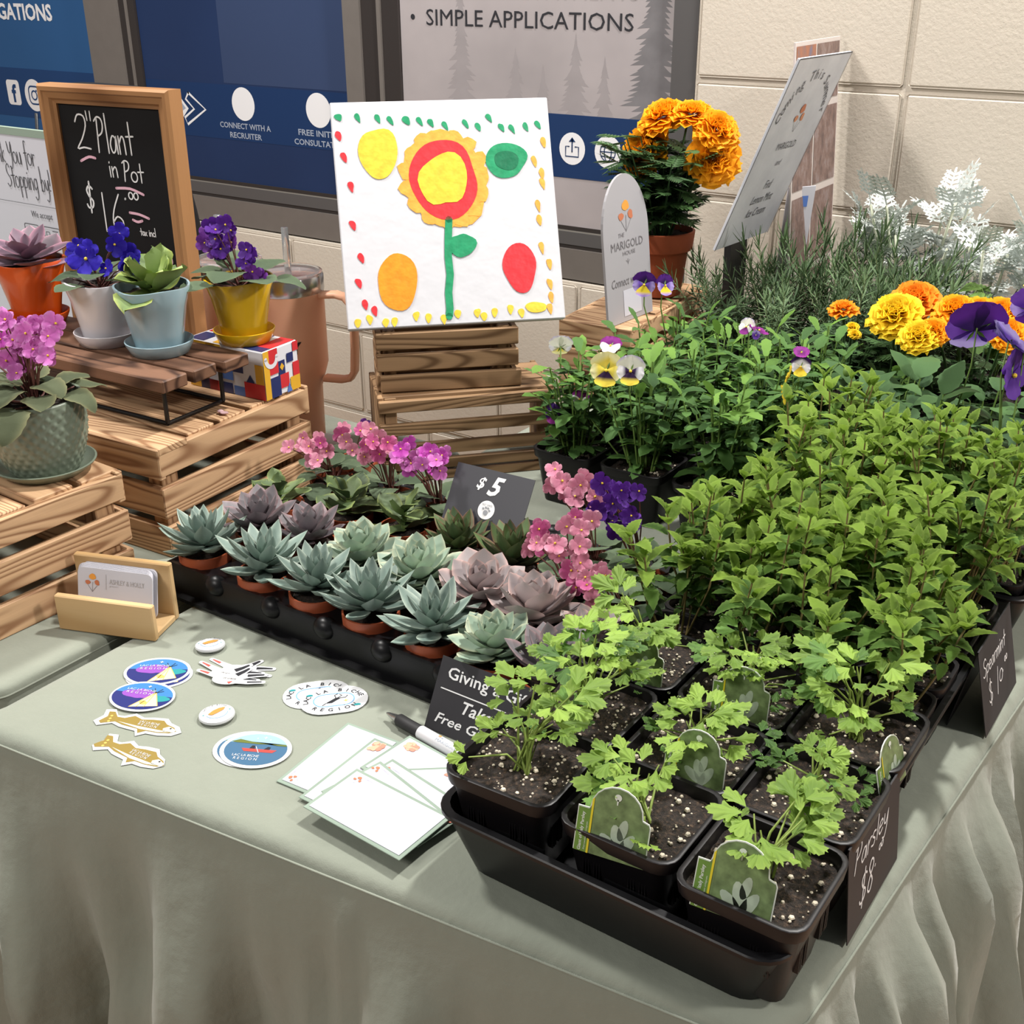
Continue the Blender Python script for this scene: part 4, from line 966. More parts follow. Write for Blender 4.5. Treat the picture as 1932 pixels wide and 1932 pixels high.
def petal_mesh(name, mat, wd=1.0, ruf=.05, cup=.15, seed=0):
    vs = []; e = []; fs = []; rows = [(.02, .10), (.25, .48), (.5, .85), (.75, 1.0), (.92, .86), (1.02, .45)]
    for t_, wf in rows:
        for j in (-1, -.6, -.2, .2, .6, 1):
            r_j = t_*(1-.06*(j*j)); vs.append((j*wf*wd*.5, r_j, cup*t_*t_-.05*abs(j)+ruf*math.sin(j*6+seed+t_*7)*t_*t_)); e.append(t_)
    for i in range(5):
        for j in range(5): fs.append((i*6+j, i*6+j+1, (i+1)*6+j+1, (i+1)*6+j))
    return mk(name, vs, fs, mat, smooth=True, e=e)
PCOL = {'violet': pet('pansy_violet', (.10, .03, .30), (.16, .06, .42), .5), 'dark': pet('pansy_dark_purple', (.03, .01, .09), (.085, .018, .22), .5), 'lav': pet('pansy_lavender', (.16, .08, .45), (.42, .33, .72), .55),
        'plum': pet('viola_plum', (.14, .01, .14), (.25, .025, .24), .5), 'white': pet('viola_white', (.75, .72, .60), (.78, .76, .84), .5), 'wlav': pet('viola_white_lilac', (.80, .80, .72), (.50, .42, .78), .92),
        'yel': pet('viola_yellow', (.70, .42, .02), (.86, .66, .06), .4), 'cream': pet('viola_cream', (.80, .66, .10), (.84, .80, .42), .6), 'blot': pet('viola_blotched', (.03, .01, .05), (.84, .66, .08), .55),
        'wblot': pet('viola_white_blotch', (.03, .01, .06), (.80, .78, .84), .45), 'ylav': pet('viola_yellow_lavender', (.85, .66, .05), (.40, .28, .70), .72), 'tipdark': pet('viola_dark_tipped', (.80, .78, .84), (.04, .015, .09), .6)}
PMESH = {k: [petal_mesh('petal', m, wd, .045, .15, i) for i, wd in enumerate((1.25, 1.0, 1.35))] for k, m in PCOL.items()}
CALYX = plain('viola_calyx', (.14, .24, .05), .6)
def pansy(parent, pos, nrm, up, r, pal, back=False, stem_to=None):
    """pal = (top pair, side pair, lower); petals are children of the flower"""
    nrm = Vector(nrm).normalized(); m_ = frame_mat(pos, Vector(up)-nrm*Vector(up).dot(nrm), nrm)
    g = G(); g.ball((0, 0, r*.06), r*.10, 6, 0); 
    for i in range(5):
        a = i*2*PI/5; g.add([(0, 0, -.04*r), (math.cos(a-.25)*.25*r, math.sin(a-.25)*.25*r, -.08*r), (math.cos(a)*.5*r, math.sin(a)*.5*r, -.06*r), (math.cos(a+.25)*.25*r, math.sin(a+.25)*.25*r, -.08*r)], [(0, 1, 2, 3)], 1)
    f = g.ob('flower', [EYE, CALYX], parent, m_)
    for a, k, wi, s_, z_ in ((.55, pal[0], 0, 1.0, -.06), (-.55, pal[0], 0, 1.0, -.09), (1.75, pal[1], 1, .85, 0), (-1.75, pal[1], 1, .85, .02), (PI, pal[2], 2, .88, .05)):
        ob('petal', PMESH[k][wi], f, T(0, 0, z_*r) @ RZ(a) @ Matrix.Scale(r*s_, 4))
    if stem_to is not None:
        p = Vector(pos)-nrm*.002; q = Vector(stem_to); mid = Vector((p.x-nrm.x*.006, p.y-nrm.y*.006, p.z*.75+q.z*.25+.004))
        G().tube([q, mid, p+Vector((-nrm.x*.004, -nrm.y*.004, .003)), p], [.0012, .001, .0009, .0009], 5, cap=False).ob('flower_stalk', CALYX, parent, smooth=True)
PLM = leafmat('pansy_leaf', (.045, .115, .032), (.09, .19, .05), (.085, .18, .042), .48, .2, .3, .5, .22, .5, 200)
PLM2 = leafmat('pansy_young_leaf', (.11, .24, .04), (.18, .33, .07), (.16, .30, .05), .45, .25, .25, .5, .25, .5, 200)
PLM3 = leafmat('pansy_broad_leaf', (.038, .095, .035), (.08, .16, .055), (.07, .145, .045), .55, .15, .25, .5, .22, .7, 160)
PLE = [leaf_mesh('leaf', m_, 1, wd, P_SPOON, 9, .18, c, .09, 2, 0, (0, .55, 1), wave=.015) for m_ in (PLM, PLM2) for (wd, c) in ((.42, .5), (.50, 1.0), (.34, .2))]
PLB = [leaf_mesh('leaf', PLM3, 1, wd, P_OV, 12, .12, c, .05, 2, 0, (0, .5, 1), wave=.02) for (wd, c) in ((.54, .6), (.60, 1.1))]
PSTEM = plain('pansy_stem', (.14, .24, .05), .55)
PPOT = sq_pot('pot', .0860, .072, .062, BLACKP2, ribs=False)
def viola(x, y, seed, lab, nst=9, hh=.105, z=.001, big=False, fl=(), pot=True, spread=.04, nl=None):
    t = thing('potted_pansy' if big else 'potted_viola', lab, 'pansy' if big else 'viola', (x, y, z)); r0 = random.Random(seed)
    ob('pot', PPOT, t); soil_disc(t, .038, .062, 60, 1, 9)
    for s_ in range(nst):
        a = r0.uniform(0, 2*PI); rd = spread*math.sqrt(r0.random()); h = hh*r0.uniform(.7, 1.15)*(1-.25*rd/spread)
        b = Vector((math.cos(a)*rd*.35, math.sin(a)*rd*.35, .062)); p = Vector((math.cos(a)*rd, math.sin(a)*rd, .062+h)); mid = b.lerp(p, .5)+Vector((0, 0, .008))
        G().tube([b, mid, p], [.0015, .0012, .001], 5, cap=False).ob('stem', PSTEM, t, smooth=True)
        nn = nl or (4 if big else 9)
        for k in range(nn):
            f = (.25 if big else .10)+(.75 if big else .90)*k/(nn-1); q = b.lerp(mid, f*2) if f < .5 else mid.lerp(p, f*2-1); a1 = a+k*2.4+r0.uniform(-.4, .4)
            el = r0.uniform(-.1, .5) if k < nn-1 else r0.uniform(.5, 1.0)
            dr = Vector((math.cos(a1)*math.cos(el), math.sin(a1)*math.cos(el), math.sin(el))); up = Vector((-math.cos(a1)*math.sin(el), -math.sin(a1)*math.sin(el), math.cos(el)+.1))
            if big: ob('leaf', PLB[r0.randrange(2)], t, frame_mat(q, dr, up, r0.uniform(.036, .055)))
            else: ob('leaf', PLE[r0.randrange(3)+(3 if (k == nn-1 and r0.random() < .5) or r0.random() < .12 else 0)], t, frame_mat(q, dr, up, r0.uniform(.022, .036)))
    for (fx, fy, fz, nrm, r, pal) in fl:
        pansy(t, (fx-x, fy-y, fz-z), nrm, (0, .1, 1), r, pal, stem_to=((fx-x)*.4, (fy-y)*.4, .075))
    return t
V1 = ('wlav', 'white', 'white')
fr = (.45, -.75, .35)
VP = {
 (0, 0): ([(-.292, .622, .118, (-.1, -.9, .2), .0135, ('violet', 'dark', 'plum'))], 'viola with a dark purple bloom hanging at the left corner of the viola pots'),
 (0, 1): ([(-.201, .592, .200, (.35, -.85, .3), .0215, ('cream', 'cream', 'blot')), (-.172, .597, .203, (.45, -.8, .3), .0185, ('wlav', 'wblot', 'blot')), (-.224, .640, .213, (.2, -.5, .8), .0145, ('plum', 'wlav', 'white')), (-.262, .635, .140, (.1, -.8, .4), .0125, ('plum', 'white', 'wblot'))], 'viola carrying yellow and white blotched blooms near the front of the viola pots'),
 (0, 2): ([], 'flowerless viola behind the mint in the front row of viola pots'),
 (1, 0): ([(-.312, .668, .190, (-.5, .7, .35), .017, ('wlav', 'white', 'cream'))], 'viola with a white lilac-edged bloom seen from behind, next to the dark crates'),
 (1, 1): ([], 'leafy green viola in the second row with a single bud'),
 (1, 2): ([(-.017, .720, .203, (.4, -.8, .3), .0130, ('tipdark', 'white', 'yel')), (-.020, .690, .198, (-.9, -.3, .2), .0140, ('yel', 'yel', 'yel')), (-.018, .680, .180, (-.7, -.5, -.2), .0120, ('yel', 'yel', 'yel')), (-.021, .728, .217, (.2, -.4, .9), .0105, ('plum', 'plum', 'plum'))], 'viola with yellow side-facing blooms and one purple and white bloom'),
 (2, 0): ([], 'bushy viola below the arched sign, front left of the marigold crate'),
 (2, 1): ([(-.1, .78, .212, (.1, -.9, .1), .006, ('lav', 'violet', 'violet'))], 'viola with one closed lavender bud in the third row'),
 (2, 2): ([(-.122, .800, .214, (-.2, -.8, .5), .012, ('wlav', 'white', 'plum')), (-.105, .800, .212, (.4, .2, .9), .014, ('plum', 'plum', 'plum'))], 'viola with a white and plum bloom in the third row, near the rosemary'),
 (3, 0): ([(-.322, .900, .218, (.35, -.9, .15), .0185, ('dark', 'lav', 'ylav')), (-.292, .905, .220, (.8, -.4, .3), .0160, ('dark', 'lav', 'ylav'))], 'tall viola with purple and yellow blooms in front of the arched sign'),
 (3, 1): ([], 'green viola without flowers in the rear row of viola pots, left'),
 (3, 2): ([], 'green viola without flowers in the rear row of viola pots, right')}
for (i, j), (fl, lab) in VP.items():
    viola((-.275+j*.098+i*.004, .650+i*.090)[0], .650+i*.090, 300+i*5+j, lab, 20 if i < 2 else 15, .128, fl=fl, spread=.050)
for i, (x, y, lab, fl) in enumerate((
 (.035, .770, 'pansy with broad toothed leaves directly behind the mint, no flowers', []),
 (.125, .775, 'large-leafed pansy behind the mint below the big purple bloom', [(.149, .800, .256, (-.45, .75, .35), .036, ('dark', 'violet', 'lav'))]),
 (.215, .780, 'large-leafed pansy at the right edge with drooping violet blooms', [(.190, .800, .248, (.5, .5, .6), .030, ('lav', 'lav', 'violet')), (.198, .795, .212, (.9, -.2, .1), .030, ('violet', 'violet', 'violet')), (.200, .82, .282, (-.2, .9, .3), .026, ('violet', 'lav', 'dark'))]),
 (.060, .865, 'pansy foliage below the small yellow marigolds', []), (.155, .870, 'pansy foliage behind the big purple bloom', []), (.250, .875, 'pansy foliage at the far right behind the violet blooms', []))):
    viola(x, y, 400+i, lab, 11, .105, big=True, fl=fl, spread=.048, z=.0045 if y < .8 and x > 0 else .001)
viola(.020, .690+.265, 420, 'flowerless viola under the round orange marigold', 9, .09)

# ================================================================= MARIGOLDS
def marigold_head(name, col, tip, seed, n=84):
    m = pet(name+'_petals', tuple(c*.75 for c in col), tip, .7); r0 = random.Random(seed); vs = []; fs = []; e = []
    for i in range(n):
        f = i/n; a = i*2.39996; el = 1.45-1.55*f; ln = .45+.60*f; w_ = .20+.17*f
        d = Vector((math.cos(a)*math.cos(el), math.sin(a)*math.cos(el), math.sin(el))); s_ = Vector((-math.sin(a), math.cos(a), 0)); up = s_.cross(d)*-1
        o = Vector((0, 0, .10*(1-f))); b = len(vs)
        for t_, wf in ((.3, .4), (.7, .9), (1.0, 1.0)):
            for j in (-1, -.33, .33, 1):
                q = o+d*(ln*t_*(1+.07*math.sin(j*7+i)))+s_*(j*w_*wf)+up*(.11*math.sin(j*4+i*2)*t_+.10*t_*t_*(-1 if f > .6 else .4)); q.z *= .80
                vs.append(tuple(q)); e.append(t_)
        for k in range(2):
            for j in range(3): fs.append((b+k*4+j, b+k*4+j+1, b+(k+1)*4+j+1, b+(k+1)*4+j))
    return mk('flower_head', vs, fs, m, smooth=True, e=e)
MGH = {'orange': marigold_head('marigold_orange', (.90, .27, .004), (.95, .42, .012), 1), 'deep': marigold_head('marigold_deep', (.84, .19, .008), (.92, .31, .02), 2), 'yellow': marigold_head('marigold_yellow', (.82, .48, .01), (.92, .66, .03), 3), 'small': marigold_head('marigold_small', (.88, .22, .005), (.92, .35, .02), 4, 40)}
MGL = leafmat('marigold_leaf', (.035, .085, .03), (.07, .14, .04), (.055, .12, .035), .45, .12, .3, .4, .45, .4, 200)
def pinnate(name, mat, n=6, wd=.17):
    vs = []; fs = []; e = []
    def lf(base, ang, ln, w_):
        b = len(vs); c, s_ = math.sin(ang), math.cos(ang)
        for t_, wf in ((0, .15), (.25, .9), (.55, 1.0), (.8, .6), (1, .05)):
            for j in (-1, 0, 1):
                x, y = j*w_*wf/2, t_*ln; vs.append((base[0]+x*s_+y*c, base[1]-x*c+y*s_, .12*abs(x)/max(w_, .01)*.3-.12*t_*ln)); e.append(abs(j))
        for i in range(4):
            for j in range(2): fs.append((b+i*3+j, b+i*3+j+1, b+(i+1)*3+j+1, b+(i+1)*3+j))
    for i in range(n):
        y = .15+.6*i/n; ln = .36*(1-.3*abs(i/n-.4))
        lf((0, y), .9, ln, wd*.6); lf((0, y), -.9, ln, wd*.6)
    lf((0, 0), 0, 1.0, wd*.5); return mk(name, vs, fs, mat, smooth=True, e=e)
MLE = [pinnate('leaf', MGL), pinnate('leaf', MGL, 5, .24)]
def marigold(t, z, seed, nst, hh, heads, spread=.05, lf=.045, nl=7):
    r0 = random.Random(seed)
    for s_ in range(nst):
        a = r0.uniform(0, 2*PI); rd = spread*math.sqrt(r0.random()); h = hh*r0.uniform(.6, 1.05)
        b = Vector((math.cos(a)*rd*.25, math.sin(a)*rd*.25, z)); p = Vector((math.cos(a)*rd, math.sin(a)*rd, z+h))
        G().tube([b, b.lerp(p, .5)+Vector((0, 0, .01)), p], [.002, .0016, .001], 5, cap=False).ob('stem', MGL, t, smooth=True)
        for k in range(nl):
            q = b.lerp(p, .25+.75*k/(nl-1)); a1 = a+k*2.4; el = r0.uniform(-.35, .55); dr = Vector((math.cos(a1)*math.cos(el), math.sin(a1)*math.cos(el), math.sin(el)))
            ob('leaf', MLE[k % 2], t, frame_mat(q, dr, (-dr.x*dr.z, -dr.y*dr.z, 1), lf*r0.uniform(.8, 1.2)))
    for (x, y, hz, k_, r, nr) in heads:
        G().tube([(x*.35, y*.35, z+hh*.3), (x*.8, y*.8, hz-.02), (x, y, hz-.006)], [.0018, .0018, .003], 6, cap=False).ob('flower_stalk', MGL, t, smooth=True)
        n_ = Vector(nr).normalized(); ob('flower_head', MGH[k_], t, frame_mat((x, y, hz), n_.cross(Vector((.2, .3, .8))), n_, r, 1.0))
t = thing('potted_marigold', 'orange marigold in a terracotta pot on the pine crate by the wall', 'marigold', (-.452, 1.190, .1255))
g = G().lathe([(.036, 0), (.038, .001), (.047, .074), (.0535, .075), (.0565, .104), (.0525, .105), (.0505, .098), (.049, .09)], 36, capb=True)
autosmooth(g.ob('pot', TERRA, t), 35); soil_disc(t, .050, .095)
Y0 = 1.19
marigold(t, .095, 5, 26, .155, [(-.010, .008, .277, 'orange', .041, (-.2, -.5, .9)), (.040, .010, .283, 'orange', .037, (.1, -.2, 1)), (.083, .010, .264, 'orange', .038, (.6, -.4, .7)), (-.037, .004, .226, 'orange', .046, (-.3, -.85, .5)), (.083, .005, .222, 'orange', .043, (.45, -.85, .35))], .078, .052, 11)
def mpot(name_lab, x, y, seed, heads, nst=7, hh=.10):
    t = thing('potted_marigold', name_lab, 'marigold', (x, y, .001)); ob('pot', PPOT, t); soil_disc(t, .038, .062, 40, 1, 9)
    marigold(t, .062, seed, nst, hh, [(a-x, b-y, c, k, r, n) for a, b, c, k, r, n in heads], .045, .040, 6)
mpot('marigold with one big round orange head, leftmost of the marigolds in black pots', .020, 1.045, 11, [(.012, 1.04, .213, 'deep', .034, (0, -.5, .85)), (.0, 1.0, .196, 'orange', .022, (.3, -.6, .6))])
mpot('yellow marigold in front of the big orange head', -.005, .960+.09, 12, [(.005, .985, .204, 'yellow', .036, (-.1, -.6, .8)), (.047, .955, .190, 'yellow', .026, (0, -.6, .8)), (.028, .985, .186, 'yellow', .020, (.2, -.6, .8))])
mpot('orange marigold with several heads behind the purple pansy', .105, 1.040, 13, [(.074, 1.01, .215, 'orange', .028, (0, -.5, .9)), (.098, 1.03, .214, 'orange', .026, (0, -.3, .9)), (.128, 1.02, .217, 'orange', .028, (.1, -.5, .9)), (.150, .975, .205, 'orange', .026, (.3, -.6, .8)), (.062, .965, .196, 'orange', .020, (.1, -.7, .6))])
mpot('low marigold with a small flat orange bloom beside the rosemary pot', -.075, 1.060, 14, [(-.085, 1.045, .184, 'small', .022, (0, -.2, 1)), (-.058, 1.01, .172, 'yellow', .010, (0, -.4, 1)), (-.050, 1.0, .166, 'yellow', .009, (.2, -.4, 1))], 6, .085)

# ================================================================= ROSEMARY
RML = leafmat('rosemary_needle', (.055, .105, .045), (.15, .22, .11), (.12, .19, .085), .55, .08, .3, .4, .35, 0)
RST = plain('rosemary_stem', (.16, .20, .09), .6)
def rose_needles(seed, n=64, rad=.019, h=1.0):
    """needles of one stem of unit height .1"""
    r0 = random.Random(seed); vs = []; fs = []; e = []
    for i in range(n):
        f = (i+1)/n; z = .1*(.12+.88*f); a = i*2.4+r0.uniform(-.2, .2); el = .0+.95*f*f*f+r0.uniform(-.15, .15); ln = rad*(1-.25*f)*r0.uniform(.85, 1.15)
        d = Vector((math.cos(a)*math.cos(el), math.sin(a)*math.cos(el), math.sin(el))); s_ = Vector((-math.sin(a), math.cos(a), 0)); b = len(vs)
        for t_, w_ in ((0, .0009), (.35, .0012), (.75, .0010), (1, .0004)):
            q = Vector((0, 0, z))+d*ln*t_+Vector((0, 0, -.35*ln*t_*t_*(1-f)+.1*ln*t_*t_))
            for j in (-1, 1): vs.append(tuple(q+s_*w_*j)); e.append(0 if j < 0 else 1)
        for k in range(3): fs.append((b+2*k, b+2*k+1, b+2*k+3, b+2*k+2))
    return mk('needles', vs, fs, RML, smooth=True, e=e)
RNE = [rose_needles(i, 60, .024) for i in range(4)]
RSTM = G().tube([(0, 0, 0), (.001, .001, .05), (0, 0, .1)], [.0012, .001, .0006], 5).mesh('stem', RST, True) if False else mk('stem', *(lambda g: (g.v, g.f))(G().tube([(0, 0, 0), (.001, .001, .05), (0, 0, .1)], [.0012, .001, .0006], 5)), RST, smooth=True)
def rosemary(x, y, seed, lab, nst, hh, spread, lean=(0, 0)):
    t = thing('potted_rosemary', lab, 'rosemary', (x, y, .001)); ob('pot', PPOT, t); soil_disc(t, .038, .062, 60, 1, 9); r0 = random.Random(seed)
    for i in range(int(nst*1.7)):
        a = r0.uniform(0, 2*PI); f = math.sqrt(r0.random()); tl = f*spread; h = hh*r0.uniform(.65, 1.05)
        dr = Vector((math.cos(a)*math.sin(tl)+lean[0], math.sin(a)*math.sin(tl)+lean[1], math.cos(tl))).normalized()
        xx = dr.cross(Vector((.1, .9, .2))).normalized(); yy = dr.cross(xx)
        m_ = Matrix((xx, yy, dr*(h/.1))).transposed().to_4x4(); m_.translation = (math.cos(a)*.024*f, math.sin(a)*.024*f, .062)
        st_ = ob('stem', RSTM, t, m_); nd = ob('needles', RNE[i % 4], st_); nd['kind'] = 'stuff'
for i, (x, y, lab, nst, hh, sp, ln) in enumerate((
 (-.325, 1.195, 'rosemary at the left end of the rosemary row, beside the marigold crate', 13, .140, .75, (-.12, -.1)), (-.235, 1.205, 'rosemary in the square black pot with bare soil in front of it', 15, .185, .50, (-.05, 0)),
 (-.145, 1.215, 'tall rosemary behind the low orange marigold', 16, .20, .45, (0, 0)), (-.055, 1.225, 'rosemary in front of the silvery dusty miller, right of the tall one', 16, .20, .5, (0, 0)),
 (-.190, 1.120, 'rosemary sprigs in the nearer row by the rosemary pot', 12, .155, .5, (.1, .1)), (-.010, 1.140, 'rosemary behind the yellow marigold heads', 15, .165, .5, (0, .1)), (-.100, 1.140, 'dense rosemary in the middle of the rosemary pots', 15, .165, .5, (0, .1)))):
    rosemary(x, y, 500+i, lab, nst, hh, sp, ln)
# ================================================================= DUSTY MILLER
DML = leafmat('dusty_miller_leaf', (.46, .52, .48), (.66, .70, .68), (.62, .67, .64), .8, .12, .18, .6, .15, .4, 500)
def dusty_leaf(name, n=5):
    vs = []; fs = []; e = []
    def strip(pts, w_):
        b = len(vs)
        for i, (x, y, z) in enumerate(pts):
            x0, y0, _ = pts[max(i-1, 0)]; x1, y1, _ = pts[min(i+1, len(pts)-1)]; d = math.hypot(x1-x0, y1-y0) or 1; nx, ny = (y1-y0)/d, -(x1-x0)/d; ww = w_*(.7 if i == 0 else 1 if i < len(pts)-1 else .45)
            vs.append((x+nx*ww, y+ny*ww, z+.01)); vs.append((x-nx*ww, y-ny*ww, z+.01)); e.extend((1, 1))
        for i in range(len(pts)-1): fs.append((b+2*i, b+2*i+1, b+2*i+3, b+2*i+2))
    zc = lambda y: -.18*y*y
    strip([(0, y, zc(y)) for y in (0, .3, .6, .9)], .022)
    for i in range(n):
        y = .28+.62*i/n; ln = .30*(1-.35*i/n)
        for s_ in (-1, 1):
            tip = (s_*ln, y+ln*.55); strip([(0, y, zc(y)), (s_*ln*.5, y+ln*.22, zc(y)), (tip[0], tip[1], zc(y)-.04)], .040)
            strip([(s_*ln*.5, y+ln*.22, zc(y)), (s_*ln*.55, y+ln*.60, zc(y)-.01)], .030); strip([(s_*ln*.6, y+ln*.28, zc(y)), (s_*ln*1.0, y+ln*.12, zc(y)-.02)], .030)
    strip([(0, .85, zc(.85)), (0, 1.0, zc(1))], .045)
    return mk(name, vs, fs, DML, smooth=False, e=e)
DLE = [dusty_leaf('leaf', 5), dusty_leaf('leaf', 4)]; DST = plain('dusty_miller_stem', (.52, .55, .42), .8)
def dusty(x, y, seed, lab, nst, hh):
    t = thing('potted_dusty_miller', lab, 'dusty miller', (x, y, .001)); ob('pot', PPOT, t); soil_disc(t, .038, .062); r0 = random.Random(seed)
    for s_ in range(nst):
        a = r0.uniform(0, 2*PI); rd = .085*math.sqrt(r0.random()); h = hh*r0.uniform(.6, 1.0); b = Vector((math.cos(a)*rd*.25, math.sin(a)*rd*.25, .062)); p = Vector((math.cos(a)*rd, math.sin(a)*rd, .062+h))
        G().tube([b, b.lerp(p, .5)+Vector((0, 0, .01)), p], [.003, .0026, .002], 6).ob('stem', DST, t, smooth=True)
        for k in range(9):
            q = b.lerp(p, .45+.55*k/8); a1 = a+k*2.4; el = .25+.9*k/8+r0.uniform(-.3, .2); dr = Vector((math.cos(a1)*math.cos(el), math.sin(a1)*math.cos(el), math.sin(el)))
            ob('leaf', DLE[k % 2], t, frame_mat(q, dr, (-dr.x*dr.z, -dr.y*dr.z, max(.1, 1-dr.z*dr.z)), r0.uniform(.045, .075)))
dusty(-.075, 1.330, 1, 'silvery dusty miller behind the rosemary, tallest plant by the wall', 13, .235)
dusty(.030, 1.340, 2, 'dusty miller with arching white stems right of the tallest one', 10, .185)
dusty(.135, 1.330, 3, 'dusty miller at the right edge against the wall', 12, .225)
# ================================================================= STRAWBERRY AND YELLOW DAISY POTS
SBL = leafmat('strawberry_leaf', (.11, .22, .05), (.20, .32, .09), (.19, .33, .07), .45, .2, .25, .5, .4, .8, 160)
SBM = [leaf_mesh('leaf', SBL, 1, .85, P_OV, 12, .22, c, .07, 2, 0, (0, .5, 1)) for c in (.3, .7)]
def broad(x, y, seed, lab, n, hh, ln, name='potted_strawberry', cat='strawberry', mats=None, fl=()):
    t = thing(name, lab, cat, (x, y, .001)); ob('pot', PPOT, t); soil_disc(t, .038, .062); r0 = random.Random(seed)
    for i in range(n):
        a = i*2.4; rd = r0.uniform(.015, .06); h = hh*r0.uniform(.5, 1); p = Vector((math.cos(a)*rd, math.sin(a)*rd, .062+h))
        G().tube([(0, 0, .062), (p.x*.4, p.y*.4, .062+h*.7), p], [.0014, .0012, .001], 5).ob('leaf_stalk', PSTEM, t, smooth=True)
        for q in (-.9, 0, .9):
            a1 = a+q; dr = Vector((math.cos(a1), math.sin(a1), r0.uniform(-.2, .3))); ob('leaf', SBM[i % 2], t, frame_mat(p, dr, (0, -.2, 1), ln*r0.uniform(.8, 1.1)))
    for (fx, fy, fz) in fl:
        ob('flower', YD, t, frame_mat((fx-x, fy-y, fz), (1, 0, .2), (.2, -.7, .7), .016))
YD = flower_mesh('flower', petalmat('daisy_yellow', (.78, .55, .08), (.85, .70, .25)), plain('daisy_eye', (.10, .06, .03), .7), 9, 1, .7, .05)
broad(.055, 1.150, 7, 'strawberry plant with bright pleated leaves behind the orange marigolds', 8, .125, .045)
broad(.140, 1.155, 8, 'strawberry plant with dark leaves at the right, behind the marigolds', 8, .125, .042)
broad(.090, 1.235, 9, 'round-leafed plant with small yellow daisies at the right edge', 10, .130, .034, 'potted_daisy', 'daisy', None, [(.125, 1.22, .212), (.140, 1.21, .196), (.150, 1.23, .20)])
broad(.000, 1.240, 10, 'small lime-leafed plant between the rosemary and the dusty miller', 8, .120, .022, 'potted_herb', 'herb')
broad(.230, 1.020, 12, 'leafy strawberry plant beyond the right-hand pansies', 8, .10, .040)

# ================================================================= RISER WITH CERAMIC POTS
rs = thing('plank_riser', 'dark walnut plank riser on a black wire frame, standing on the rear pine crate', 'riser', (-.6225, .2985, HB+.0005), math.radians(3.5))
g = G(); zt = .049; rw = .0027; Lr = .36; Dr = .092
for zz in (rw, zt): g.tube([(0, 0, zz), (0, Dr, zz), (-Lr, Dr, zz), (-Lr, 0, zz), (0, 0, zz)], rw, 8)
for (x, y) in ((0, 0), (0, Dr), (-Lr, 0), (-Lr, Dr)): g.tube([(x, y, rw), (x, y, zt)], rw, 8)
autosmooth(g.ob('wire_frame', METAL_B, rs), 50)
for i, (y0, y1, xr) in enumerate(((-.027, .012, .030), (.019, .056, .032), (.063, .105, .038))):
    board(rs, 'plank', xr/2-.19, (y0+y1)/2, zt+rw+.0078, .38+xr, y1-y0, .015, W_PLANK, bev=.0016)
ZR = HB+.0005+zt+rw+.0153
CER = lambda n, c: plain(n, c, .22, .5, var=.08, scale=18, bmp=.25, bscale=22, bdist=.002, coat=.3)
def ceramic(lab, x, y, z, col, r, h, lobes, sr, seed, slab):
    m_ = CER('glaze_'+col[0], col[1])
    s_ = thing('saucer', slab, 'saucer', (x, y, z)); g = G().lathe([(sr*.80, 0), (sr*.84, .0005), (sr*.98, .012), (sr, .0155), (sr*.97, .016), (sr*.93, .013), (sr*.80, .0035), (.001, .003)], 36, capb=True)
    o = g.ob('dish', m_, s_); autosmooth(o, 50)
    t = thing('potted_plant', lab, 'potted plant', (x, y, z+.0035)); r0 = random.Random(seed); ph = r0.uniform(0, 6)
    def wob(rr, zz, a): f = zz/h; return rr*(1+.016*math.sin(lobes*a+ph)*f+.012*math.sin(3*a+ph*2)*f), zz+.0013*math.sin(3*a+ph+1)*f*f
    g = G().lathe([(r*.60, 0), (r*.62, .001), (r*.70, h*.3), (r*.84, h*.7), (r*.985, h*.985), (r*.98, h), (r*.93, h), (r*.90, h*.93), (r*.84, h*.82)], 48, wob=wob, capb=True)
    autosmooth(g.ob('pot', m_, t), 50); soil_disc(t, r*.88, h*.86); return t, h
t, h = ceramic('purple pearl-like succulent in a glossy orange ceramic pot', -.915, .345, ZR, ('orange', (.62, .085, .008)), .046, .080, 6, .040, 1, 'orange saucer under the orange pot')
rosette(t, 'pearl', h*.92, 1.15, 2, (.10, .05), 1)
t, h = ceramic('deep blue african violet in a white ceramic pot', -.768, .340, ZR, ('white', (.72, .70, .73)), .045, .076, 7, .0400, 2, 'white saucer under the white pot')
violet(t, h*.86, 1.15, 3, 9, [(.006, -.018, .104, 'blue', .0185), (-.016, .0, .108, 'blue', .012), (.040, .0, .122, 'blue', .013), (.048, .012, .108, 'blue', .013), (.055, .005, .092, 'blue', .013), (-.03, .0, .112, 'blue', .012), (-.036, -.004, .100, 'blue', .011), (.038, .010, .132, 'blue', .012), (.060, .008, .100, 'blue', .012), (.030, -.01, .094, 'blue', .010)], spread=.035, leafL=.033)
t, h = ceramic('lime and green jade-like succulent in a pale blue ceramic pot', -.682, .349, ZR, ('blue', (.30, .42, .47)), .0450, .078, 5, .041, 3, 'pale blue saucer under the pale blue pot')
kalanchoe(t, h*.86, 1.65, 77, 13, .018)
